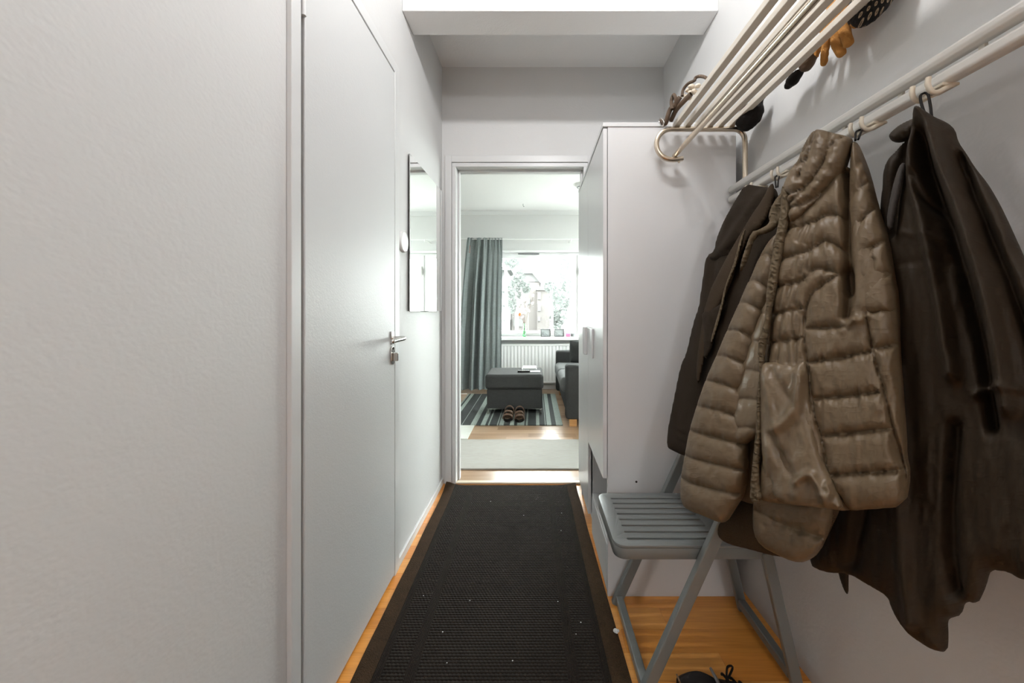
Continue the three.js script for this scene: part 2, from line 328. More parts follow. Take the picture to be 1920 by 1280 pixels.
// left door with its casing
const FACE = -0.58;
{
  const c = thing('trim_1', undefined, undefined, [XL, 0, 0.87], undefined, 'structure');
  part(c, 'casing', box(XL, FACE, 0, 2.136, 0.852, 0.8875, 0.002), M.trim);
  part(c, 'casing', box(XL, FACE, 0, 2.136, DOOR.d1 + 0.006, 1.53, 0.002), M.trim);
  part(c, 'casing', box(XL, FACE, DOOR.top + 0.008, 2.136, 0.8875, DOOR.d1 + 0.006, 0.002), M.trim);
  part(c, 'jamb', merge(box(XL - 0.07, FACE - 0.006, 0, DOOR.top + 0.012, 0.8875, 0.8935), box(XL - 0.07, FACE - 0.006, 0, DOOR.top + 0.012, DOOR.d1 + 0.004, DOOR.d1 + 0.012), box(XL - 0.07, FACE - 0.012, DOOR.top + 0.006, DOOR.top + 0.012, 0.8935, DOOR.d1 + 0.004)), M.trim);
  part(c, 'sill', box(XL - 0.07, XL - 0.0005, -0.012, 0.0, 0.8935, DOOR.d1 + 0.004), M.slab);
  const d = thing('door_1', undefined, undefined, [XL, 0, 1.19], undefined, 'structure');
  const leaf = part(d, 'door_leaf', box(FACE - 0.04, FACE, 0.015, DOOR.top, DOOR.d0, DOOR.d1, 0.0025), M.paint);
  for (const y of [0.145, 1.93]) {                                         // lift-off hinges with a ball on top
    const h = part(d, 'hinge', merge(rod(V(FACE + 0.001, y - 0.09, 0.8955), V(FACE + 0.001, y, 0.8955), 0.0055), new THREE.SphereGeometry(0.0072, 14, 10).translate(FACE + 0.001, y + 0.003, -0.8955)), y < 1 ? M.chrome : M.trim);
  }
  // lever handle and thumb-turn escutcheon
  const hd = 1.447, hy = 0.99;
  part(d, 'rose', box(FACE, FACE + 0.006, hy - 0.025, hy + 0.028, hd - 0.016, hd + 0.014, 0.0025), M.chrome);
  part(d, 'lever', merge(rod(V(FACE, hy, hd), V(FACE + 0.045, hy, hd), 0.0085), tube([V(FACE + 0.036, hy, hd), V(FACE + 0.05, hy, hd - 0.004), V(FACE + 0.054, hy, hd - 0.02), V(FACE + 0.053, hy - 0.001, hd - 0.07), V(FACE + 0.05, hy - 0.003, hd - 0.115)], 0.0092, 40, 14), new THREE.SphereGeometry(0.0092, 14, 10).translate(FACE + 0.05, hy - 0.003, -(hd - 0.115))), M.chrome);
  const esc = [];
  for (let i = 0; i <= 40; i++) { const a = i / 40 * Math.PI * 2; esc.push([Math.cos(a) * 0.0185, Math.sign(Math.sin(a)) * Math.abs(Math.sin(a)) ** 0.8 * 0.036]); }
  const eg = extrude(esc, 0.005, 0.0015); eg.rotateY(Math.PI / 2); eg.translate(FACE, hy - 0.07, -hd);
  const e = part(d, 'escutcheon', eg, M.chrome);
  part(e, 'thumb_turn', box(FACE + 0.006, FACE + 0.026, hy - 0.092, hy - 0.058, hd - 0.005, hd + 0.005, 0.003), M.chrome);
  part(e, 'screw', merge(rod(V(FACE, hy - 0.04, hd), V(FACE + 0.009, hy - 0.04, hd), 0.0045)), M.darkHole);
}
// doorway to the living room
{
  const t = thing('trim_2', undefined, undefined, [OPEN.x0, 0, DF], undefined, 'structure');
  const c0 = OPEN.x0 - 0.027, c1 = OPEN.x1 + 0.027, cd = DF - 0.012;
  part(t, 'casing', box(c0 - 0.042, c0, 0, 2.0885, cd, DF, 0.002), M.trim);
  part(t, 'casing', box(c1, c1 + 0.042, 0, 2.0885, cd, DF, 0.002), M.trim);
  part(t, 'casing', box(c0, c1, 2.046, 2.0885, cd, DF, 0.002), M.trim);
  part(t, 'jamb', merge(box(c0 + 0.002, OPEN.x0, 0, OPEN.top, cd + 0.004, DF + WT + 0.01, 0.002), box(OPEN.x0, OPEN.x0 + 0.012, 0, OPEN.top, DF + 0.05, DF + WT - 0.01, 0.002)), M.trim);
  part(t, 'jamb', merge(box(OPEN.x1, c1 - 0.002, 0, OPEN.top, cd + 0.004, DF + WT + 0.01, 0.002), box(OPEN.x1 - 0.012, OPEN.x1, 0, OPEN.top, DF + 0.05, DF + WT - 0.01, 0.002)), M.trim);
  part(t, 'head', merge(box(c0 + 0.002, c1 - 0.002, OPEN.top, 2.0425, cd + 0.004, DF + WT + 0.01, 0.002), box(OPEN.x0, OPEN.x1, OPEN.top - 0.012, OPEN.top, DF + 0.05, DF + WT - 0.01, 0.002)), M.trim);
  structure('trim_3', box(OPEN.x0, OPEN.x1, 0, 0.012, DF - 0.012, DF + 0.022, 0.005), mat(lin(0.70, 0.62, 0.52), 0.3, { map: grain }));
}
// ceiling lamp above the frame: an opal tube across the corridor
{
  const l = thing('ceiling_lamp', 'slim opal tube lamp mounted across the corridor ceiling', 'lamp', [LAMP.x, LAMP.y, LAMP.d]);
  part(l, 'mounting_plate', box(LAMP.x - 0.20, LAMP.x + 0.20, LAMP.y + 0.045, CEIL, LAMP.d - 0.025, LAMP.d + 0.025, 0.004), M.white);
  for (const x of [-0.185, 0.185]) part(l, 'end_cap', box(LAMP.x + x - 0.012, LAMP.x + x + 0.012, LAMP.y - 0.028, LAMP.y + 0.05, LAMP.d - 0.026, LAMP.d + 0.026, 0.006), M.white);
  const glow = mat(lin(1, 0.97, 0.92), 0.5, { emissive: LAMP.color, emissiveIntensity: 12 });
  part(l, 'glowing_tube', rod(V(LAMP.x - 0.174, LAMP.y, LAMP.d), V(LAMP.x + 0.174, LAMP.y, LAMP.d), 0.024, 24), glow);
  for (let i = 0; i < 5; i++) {
    const p = new THREE.PointLight(LAMP.color, LAMP.power / 5, 0, 2);
    p.position.set(-0.14 + i * 0.07, 0, 0); p.castShadow = true; p.shadow.radius = 1.05; p.shadow.mapSize.set(1024, 1024); p.name = 'tube_light';
    l.add(p);
  }
}
// unseen globe lamp behind the camera, placed to light wardrobe and far wall
{
  const l = thing('unseen_globe_lamp', 'unseen opal globe lamp behind the camera, lighting the wardrobe front', 'lamp', [UNSEEN_BACK.x, UNSEEN_BACK.y, UNSEEN_BACK.d]);
  part(l, 'ceiling_rose', lathe([[0, CEIL - UNSEEN_BACK.y], [0.05, CEIL - UNSEEN_BACK.y], [0.05, CEIL - UNSEEN_BACK.y - 0.01], [0.012, CEIL - UNSEEN_BACK.y - 0.03], [0.006, CEIL - UNSEEN_BACK.y - 0.04], [0.006, 0.13]], UNSEEN_BACK.x, UNSEEN_BACK.y, UNSEEN_BACK.d), M.white);
  part(l, 'globe', new THREE.SphereGeometry(0.14, 32, 24).translate(UNSEEN_BACK.x, UNSEEN_BACK.y, -UNSEEN_BACK.d), mat(lin(1, 0.98, 0.95), 0.4, { emissive: UNSEEN_BACK.color, emissiveIntensity: 2 }));
  const p = new THREE.PointLight(UNSEEN_BACK.color, UNSEEN_BACK.power, 0, 2); p.castShadow = true; p.shadow.radius = 6.5; p.shadow.mapSize.set(1024, 1024); p.name = 'unseen_globe_light'; l.add(p);
}
// unseen dark door behind the camera, placed to lessen bounced light
{
  const d = thing('door_2', undefined, undefined, [0.11, 0, DB], undefined, 'structure'), dm = mat(lin(0.10, 0.055, 0.03), 0.5, { map: grain });
  part(d, 'door_leaf', box(-0.36, 0.58, 0.012, 2.08, DB, DB + 0.045, 0.003), dm);
  part(d, 'casing', box(-0.43, -0.365, 0, 2.15, DB, DB + 0.03, 0.003), dm); part(d, 'casing', box(0.585, 0.65, 0, 2.15, DB, DB + 0.03, 0.003), dm); part(d, 'casing', box(-0.365, 0.585, 2.085, 2.15, DB, DB + 0.03, 0.003), dm);
  part(d, 'handle', merge(rod(V(0.50, 1.02, DB + 0.045), V(0.50, 1.02, DB + 0.095), 0.009), rod(V(0.51, 1.02, DB + 0.09), V(0.38, 1.02, DB + 0.09), 0.009)), M.chrome);
}
// ---------------------------------------------------------------- living room shell
structure('wall_living_left', box(LX0 - 0.14, LX0, -0.1, LCEIL, DF + WT, DW), M.wall);
const SIDE = { d0: 3.2, d1: 4.75, y0: 0.7, y1: 2.25 };                     // window out of view in the right wall, placed to brighten the living room
structure('wall_living_right', merge(box(LX1, LX1 + 0.14, -0.1, LCEIL, DF + WT, SIDE.d0), box(LX1, LX1 + 0.14, -0.1, LCEIL, SIDE.d1, DW), box(LX1, LX1 + 0.14, -0.1, SIDE.y0, SIDE.d0, SIDE.d1), box(LX1, LX1 + 0.14, SIDE.y1, LCEIL, SIDE.d0, SIDE.d1)), M.wall);
{
  const w = thing('window_2', undefined, undefined, [LX1 + 0.07, SIDE.y0, 3.75], undefined, 'structure'), f = (y0, y1, d0, d1) => box(LX1 + 0.03, LX1 + 0.10, y0, y1, d0, d1, 0.003);
  part(w, 'window_frame', merge(f(SIDE.y0, SIDE.y1, SIDE.d0, SIDE.d0 + 0.06), f(SIDE.y0, SIDE.y1, SIDE.d1 - 0.06, SIDE.d1), f(SIDE.y0, SIDE.y0 + 0.06, SIDE.d0 + 0.06, SIDE.d1 - 0.06), f(SIDE.y1 - 0.06, SIDE.y1, SIDE.d0 + 0.06, SIDE.d1 - 0.06), f(SIDE.y0 + 0.06, SIDE.y1 - 0.06, 3.94, 4.02)), M.white);
  for (const [a, b] of [[SIDE.d0 + 0.06, 3.94], [4.02, SIDE.d1 - 0.06]]) part(w, 'pane', box(LX1 + 0.06, LX1 + 0.064, SIDE.y0 + 0.06, SIDE.y1 - 0.06, a, b), M.glass);
}
structure('ceiling', box(LX0 - 0.14, LX1 + 0.14, LCEIL, LCEIL + 0.27, DF + WT, DW + 0.3), M.ceiling);
const WIN = { x0: -0.86, x1: 1.52, y0: 0.745, y1: 1.93 };
structure('wall_back', merge(
  box(LX0 - 0.14, WIN.x0, -0.1, LCEIL, DW, DW + 0.3), box(WIN.x1, LX1 + 0.14, -0.1, LCEIL, DW, DW + 0.3),
  box(WIN.x0, WIN.x1, -0.1, WIN.y0, DW, DW + 0.3), box(WIN.x0, WIN.x1, WIN.y1, LCEIL, DW, DW + 0.3)), M.wall);
structure('trim_4', extrude([[0, 0], [0, -0.055], [0.012, -0.05], [0.045, -0.014], [0.05, 0]], LX1 - LX0).rotateY(-Math.PI / 2).translate(LX1, LCEIL, -DW).applyMatrix4(new THREE.Matrix4()), M.wall);
baseboard('baseboard_back', box(LX0, LX1, 0, 0.06, DW - 0.014, DW, 0.003));
{
  const w = thing('window_1', undefined, undefined, [0.33, WIN.y0, DW + 0.12], undefined, 'structure');
  const a = DW + 0.06, b = DW + 0.16, m = 0.606;                           // m: joint between the fixed light and the opening sash
  part(w, 'window_frame', merge(box(WIN.x0, WIN.x0 + 0.04, WIN.y0, WIN.y1, a, b, 0.003), box(WIN.x1 - 0.04, WIN.x1, WIN.y0, WIN.y1, a, b, 0.003), box(WIN.x0 + 0.04, WIN.x1 - 0.04, WIN.y1 - 0.03, WIN.y1, a, b, 0.003), box(WIN.x0 + 0.04, WIN.x1 - 0.04, WIN.y0, WIN.y0 + 0.03, a, b, 0.003), box(m - 0.028, m, WIN.y0 + 0.03, WIN.y1 - 0.03, a, b, 0.003)), M.white);
  const sash = (x0, x1, s) => { const y0 = WIN.y0 + 0.03, y1 = WIN.y1 - 0.03; return merge(box(x0, x0 + s, y0, y1, a - 0.012, a + 0.05, 0.004), box(x1 - s, x1, y0, y1, a - 0.012, a + 0.05, 0.004), box(x0 + s, x1 - s, y0, y0 + 0.045, a - 0.012, a + 0.05, 0.004), box(x0 + s, x1 - s, y1 - 0.045, y1, a - 0.012, a + 0.05, 0.004)); };
  part(w, 'sash', sash(WIN.x0 + 0.04, m - 0.028, 0.03), M.white);
  const s2 = part(w, 'sash', sash(m, WIN.x1 - 0.04, 0.055), M.white);
  part(s2, 'sash_handle', merge(box(m + 0.02, m + 0.036, 1.62, 1.74, a - 0.03, a - 0.012, 0.004), box(m + 0.02, m + 0.034, 1.60, 1.70, a - 0.045, a - 0.03, 0.004)), M.chrome);
  part(w, 'pane', box(WIN.x0 + 0.07, m - 0.058, WIN.y0 + 0.075, WIN.y1 - 0.075, a + 0.02, a + 0.024), M.glass);
  part(w, 'pane', box(m + 0.055, WIN.x1 - 0.095, WIN.y0 + 0.075, WIN.y1 - 0.075, a + 0.02, a + 0.024), M.glass);
  part(w, 'vent', box(-0.24, 0.06, WIN.y1 - 0.022, WIN.y1 - 0.008, a - 0.02, a, 0.004), M.greyPlastic);
  part(w, 'vent', box(0.35, 0.47, WIN.y1 - 0.022, WIN.y1 - 0.010, a - 0.018, a, 0.004), M.white);
  part(w, 'architrave', box(WIN.x0 - 0.03, WIN.x1 + 0.03, WIN.y1, WIN.y1 + 0.028, DW - 0.02, DW + 0.01, 0.004), M.white);
  part(w, 'window_sill', box(WIN.x0 - 0.04, WIN.x1 + 0.04, WIN.y0 - 0.045, WIN.y0, DW - 0.15, DW + 0.06, 0.006), M.white);
}

// ---------------------------------------------------------------- wardrobe
{
  const x = 0.281, xb = 0.776, d0 = 1.378, d1 = 2.15, dm = 1.768, t = 0.016, top = 1.81;
  const w = thing('wardrobe', 'tall white two-door wardrobe with an open cubby below the shorter door', 'wardrobe', [0.52, 0, 1.76]);
  part(w, 'side_panel', box(x, xb, 0, top, d0, d0 + t, 0.001), M.board);
  part(w, 'side_panel', box(x, xb, 0, top, d1 - t, d1, 0.001), M.board);
  part(w, 'back_panel', box(xb - 0.006, xb, 0.05, top, d0 + t, d1 - t), M.board);
  part(w, 'top_panel', box(x - 0.02, xb, top, top + 0.016, d0 - 0.003, d1 + 0.003, 0.0015), M.board);
  part(w, 'divider', box(x + 0.004, xb - 0.006, 0.09, top, dm - 0.008, dm + 0.008, 0.001), M.board);
  part(w, 'bottom_panel', box(x + 0.002, xb - 0.006, 0.075, 0.09, d0 + t, d1 - t, 0.001), M.board);
  part(w, 'plinth', box(x + 0.02, x + 0.034, 0, 0.075, d0 + t, d1 - t, 0.001), M.board);
  part(w, 'shelf', box(x + 0.002, xb - 0.006, 0.19, 0.205, d0 + t, dm - 0.008, 0.001), M.board);
  part(w, 'shelf', box(x + 0.004, xb - 0.006, 0.462, 0.477, d0 + t, dm - 0.008, 0.001), M.board);
  part(w, 'drawer_front', box(x - 0.001, x + 0.014, 0.012, 0.19, d0 + t + 0.002, dm - 0.01, 0.0015), M.board);
  for (const [a, b, y0, h0, h1] of [[d0 + 0.001, dm - 0.002, 0.454, 1.60, 1.752], [dm + 0.001, d1 - 0.001, 0.096, 1.785, 1.93]]) {
    const dr = part(w, 'door', box(x - 0.018, x - 0.002, y0, top - 0.005, a, b, 0.0015), M.board);
    const e = h1 < dm ? h1 : h0;                                             // lip at the meeting edge
    part(dr, 'handle', merge(box(x - 0.026, x - 0.018, 0.888, 1.02, h0, h1, 0.0015), box(x - 0.042, x - 0.026, 0.888, 1.02, e === h1 ? h1 - 0.008 : h0, e === h1 ? h1 : h0 + 0.008, 0.0015)), M.board);
  }
  part(w, 'screw_hole', rod(V(0.391, 0.442, d0 - 0.0008), V(0.391, 0.442, d0 + 0.004), 0.0042), M.darkHole, 'small dark drilled hole');
}
// ---------------------------------------------------------------- mirror and round cover on the left wall
{
  const m = thing('wall_mirror', 'frameless rectangular mirror on the white left wall', 'mirror', [XL + 0.005, 1.1, 1.92]);
  const piece = (n, x0, x1, mt) => { const g = box(x0, x1, 0, 0.732, -0.2575, 0.2575, n === 'glass' ? 0.0006 : 0); g.rotateY(0.0); const me = shade(new THREE.Mesh(g, mt)); me.name = n; m.add(me); };
  piece('backing', 0.0005, 0.0035, M.darkHole); piece('glass', 0.0035, 0.0075, M.mirror);
  m.rotation.y = -0.024; m.position.x += 0.0065;
  const c = lathe([[0, 0.012], [0.036, 0.0115], [0.041, 0.013], [0.0475, 0.010], [0.048, 0]], 0, 0, 0, 40);
  c.rotateZ(-Math.PI / 2); c.translate(XL, 1.41, -1.597);
  solo('cover_plate', c, M.white, 'round white cover plate on the wall between door and mirror', 'cover plate', undefined, undefined, [XL, 1.41, 1.597]);
}
// ---------------------------------------------------------------- runner carpet
{
  const bands = [0.07, 0.10, 0.185, 0.225];                                // border, ribs, knobs, ribs, then the field
  const zone = u => { const e = Math.min(u, 1 - u); return e < bands[0] ? 0 : e < bands[1] ? 1 : e < bands[2] ? 2 : e < bands[3] ? 1 : 3; };
  const knob = (x, y) => { const r = Math.floor(y), o = r & 1 ? 0.5 : 0, fx = ((x + o) % 1 + 1) % 1 - 0.5, fy = y - r - 0.5; return clamp(1.15 - Math.hypot(fx * 1.9, fy * 2.1)); };
  const bumpFn = (u, v) => {
    const z = zone(u), n = wrapNoise(u, v, 400, 80, 30);
    if (z === 0) return 0.12 + 0.18 * n;
    if (z === 1) return 0.25 + 0.3 * (0.5 + 0.5 * Math.sin(u * 820 / 5 * Math.PI * 2)) + 0.12 * n;
    return 0.15 + 0.75 * Math.sqrt(knob(u * 66, v * 14)) + 0.1 * n;
  };
  const cw = 0.825, tile = 0.145;
  const bump = texture(1536, 272, bumpFn);
  const tone = texture(1024, 512, (u, v) => {
    const z = zone(u), n = wrapNoise(u, v, 300, 150, 31), c = wrapNoise(u, v, 40, 20, 32), f = wrapNoise(u, v, 512, 256, 33) > 0.86 ? 1 : 0;
    const b = z === 0 ? [0.034, 0.019, 0.009] : [0.0125, 0.0088, 0.0062], k = 0.6 + 0.55 * n + 0.3 * c;
    return [b[0] * k + f * 0.03, b[1] * k + f * 0.016, b[2] * k + f * 0.007].map(q => q < 0.0031 ? q * 12.92 : 1.055 * q ** (1 / 2.4) - 0.055);
  }, 1, 1, true);
  bump.repeat.set(1, 1 / tile); tone.repeat.set(1, 1 / 0.41);
  const cm = mat(lin(1, 1, 1), 0.85, { specularIntensity: 0.22, map: tone, bumpMap: bump, bumpScale: 0.0055 });
  const nx = 44, nd = 110, dA = 0.3, dB = 2.245, pos = [], uv = [], ind = [];
  const edge = (d, s) => (s < 0 ? -0.545 - 0.008 * (d - 1) : 0.2755 + (d > 1.4 ? -0.022 * (d - 1.4) : 0.03 * (1.4 - d))) + 0.0035 * (vnoise(d * 5, s * 3 + 9) - 0.5);
  for (const side of [1, 0]) for (let j = 0; j <= nd; j++) for (let i = 0; i <= nx; i++) {
    const d = lerp(dA, dB, j / nd), s = i / nx, x = lerp(edge(d, -1), edge(d, 1), s);
    const curl = Math.exp(-(((dB - d) / 0.06) ** 2)) * (0.022 * Math.exp(-((s / 0.06) ** 2)) + 0.014 * Math.exp(-(((1 - s) / 0.07) ** 2)));
    const wave = 0.0035 * clamp(vnoise(d * 7, s < 0.5 ? 1 : 5) - 0.35) * Math.exp(-((Math.min(s, 1 - s) / 0.08) ** 2));
    pos.push(x, (side ? 0.0075 : 0.001) + curl + wave, -d); uv.push(s, d);
  }
  const n = (nx + 1) * (nd + 1), q = (i, j, o) => o + j * (nx + 1) + i;
  for (let j = 0; j < nd; j++) for (let i = 0; i < nx; i++) { ind.push(q(i, j, 0), q(i + 1, j, 0), q(i + 1, j + 1, 0), q(i, j, 0), q(i + 1, j + 1, 0), q(i, j + 1, 0)); ind.push(q(i, j, n), q(i + 1, j + 1, n), q(i + 1, j, n), q(i, j, n), q(i, j + 1, n), q(i + 1, j + 1, n)); }
  for (let j = 0; j < nd; j++) for (const i of [0, nx]) ind.push(q(i, j, 0), q(i, j + 1, 0), q(i, j + 1, n), q(i, j, 0), q(i, j + 1, n), q(i, j, n));
  for (let i = 0; i < nx; i++) for (const j of [0, nd]) ind.push(q(i, j, 0), q(i + 1, j, 0), q(i + 1, j, n), q(i, j, 0), q(i + 1, j, n), q(i, j, n));
  const g = new THREE.BufferGeometry(); g.setAttribute('position', new THREE.Float32BufferAttribute(pos, 3)); g.setAttribute('uv', new THREE.Float32BufferAttribute(uv, 2)); g.setIndex(ind);
  const gn = toCreasedNormals(g, 0.9);
  solo('runner_carpet', gn, cm, 'dark brown ribbed runner carpet along the corridor floor', 'carpet');
  // crumbs and a scrap of paper
  const crumbs = [];
  for (const [u, v] of [[830, 1185], [838, 1243], [1080, 1189], [1089, 1167], [1053, 962], [920, 940], [961, 1239], [982, 966], [794, 1117], [1052, 995], [881, 1126], [1046, 1128]]) { const d = (EYE - 0.01) * F / (v - VY), g2 = new THREE.IcosahedronGeometry(rr(0.0011, 0.0019), 0); g2.scale(1.3, 0.6, 1); g2.translate((u - VX) / F * d, 0.0115, -d); crumbs.push(g2); }
  solo('crumbs', merge(crumbs), M.paper, 'tiny pale crumbs scattered on the runner carpet', 'crumbs', undefined, 'stuff');
  const sg = new THREE.IcosahedronGeometry(0.009, 2), sp = sg.attributes.position;
  for (let i = 0; i < sp.count; i++) { const k = 0.6 + 0.7 * hash(Math.round(sp.getX(i) * 9000), Math.round(sp.getY(i) * 9000), Math.round(sp.getZ(i) * 9000)); sp.setXYZ(i, sp.getX(i) * k, sp.getY(i) * k * 0.6, sp.getZ(i) * k * 0.8); }
  sg.computeVertexNormals(); sg.translate(0.2765, 0.0135, -1.215);
  solo('paper_scrap', sg, M.paper, 'crumpled white paper scrap at the carpet edge', 'scrap');
}
// ---------------------------------------------------------------- hat rack with coat rails
const RACK = { far: 1.34, near: 0.545 };
{
  const r = thing('hat_rack', 'wall hat rack with pale slats, bent metal brackets and two coat rails', 'hat rack', [0.80, 1.44, 0.94]);
  for (const d of [RACK.far, RACK.near]) {
    const p = [V(0.788, 1.445, d), V(0.788, 1.50, d), V(0.788, 1.70, d), V(0.787, 1.735, d)];
    for (let i = 1; i <= 6; i++) { const a = i / 6 * Math.PI / 2; p.push(V(0.745 + 0.042 * Math.cos(a), 1.74 + 0.042 * Math.sin(a), d)); }
    p.push(V(0.70, 1.782, d), V(0.60, 1.782, d), V(0.54, 1.782, d));
    for (let i = 0; i <= 10; i++) { const a = Math.PI / 2 + i / 10 * Math.PI; p.push(V(0.513 + 0.057 * Math.cos(a), 1.725 + 0.057 * Math.sin(a), d)); }
    p.push(V(0.53, 1.6685, d), V(0.554, 1.672, d));
    const b = part(r, 'bracket', tube(p, 0.0092, 160, 16), M.tube, 'bent brass-toned metal tube');
    part(b, 'tube_opening', rod(V(0.788, 1.4445, d), V(0.788, 1.4465, d), 0.0075), M.darkHole); part(b, 'tube_opening', rod(V(0.553, 1.672, d), V(0.5548, 1.6722, d), 0.0075), M.darkHole);
    part(b, 'bolt', rod(V(0.54, 1.656, d), V(0.54, 1.664, d), 0.004), M.tube);
    for (const y of [1.563, 1.525]) part(r, 'bolt', rod(V(0.739, y, d - 0.0), V(0.744, y, d), 0.0045), M.tube);
  }
  for (const x of [0.533, 0.574, 0.615, 0.657, 0.697, 0.738]) part(r, 'slat', box(x - 0.0105, x + 0.0105, 1.7915, 1.810, 0.50, 1.358, 0.0022), M.slat);
  part(r, 'clothes_rod', rod(V(0.527, 1.686, 0.50), V(0.527, 1.686, 1.352), 0.0088, 20), M.tube, 'round metal hanging rod');
  for (const y of [1.563, 1.525]) {
    const s = []; for (let i = 0; i < 24; i++) { const a = i / 24 * Math.PI * 2; s.push([0.752 + 0.0115 * Math.sign(Math.cos(a)) * Math.abs(Math.cos(a)) ** 0.7, y + 0.0105 * Math.sign(Math.sin(a)) * Math.abs(Math.sin(a)) ** 0.7]); }
    const g = extrude(s, 0.885, 0.0025); g.translate(0, 0, -1.365);
    part(r, 'coat_rail', toCreasedNormals(g, 0.7), M.rail, 'white painted rounded rail');
  }
  for (let d = 0.60; d < 1.33; d += 0.135) part(r, 'spacer', box(0.755, 0.762, 1.534, 1.554, d, d + 0.009, 0.001), M.slat);
  for (const d of [0.661, 0.793, 0.93, 1.0625, 1.19]) {                      // double hooks clipped on the lower rail
    const h = part(r, 'hook', merge(
      box(0.7355, 0.7665, 1.508, 1.5135, d - 0.017, d + 0.017, 0.0015),
      ...[-0.0135, 0.0135].map(o => tube([V(0.757, 1.5095, d + o), V(0.744, 1.504, d + o), V(0.728, 1.496, d + o), V(0.717, 1.499, d + o), V(0.712, 1.510, d + o), V(0.713, 1.523, d + o)], 0.0042, 28, 10)),
      box(0.722, 0.729, 1.492, 1.499, d - 0.0135, d + 0.0135, 0.002)), M.hook, 'cream double hook');
  }
}
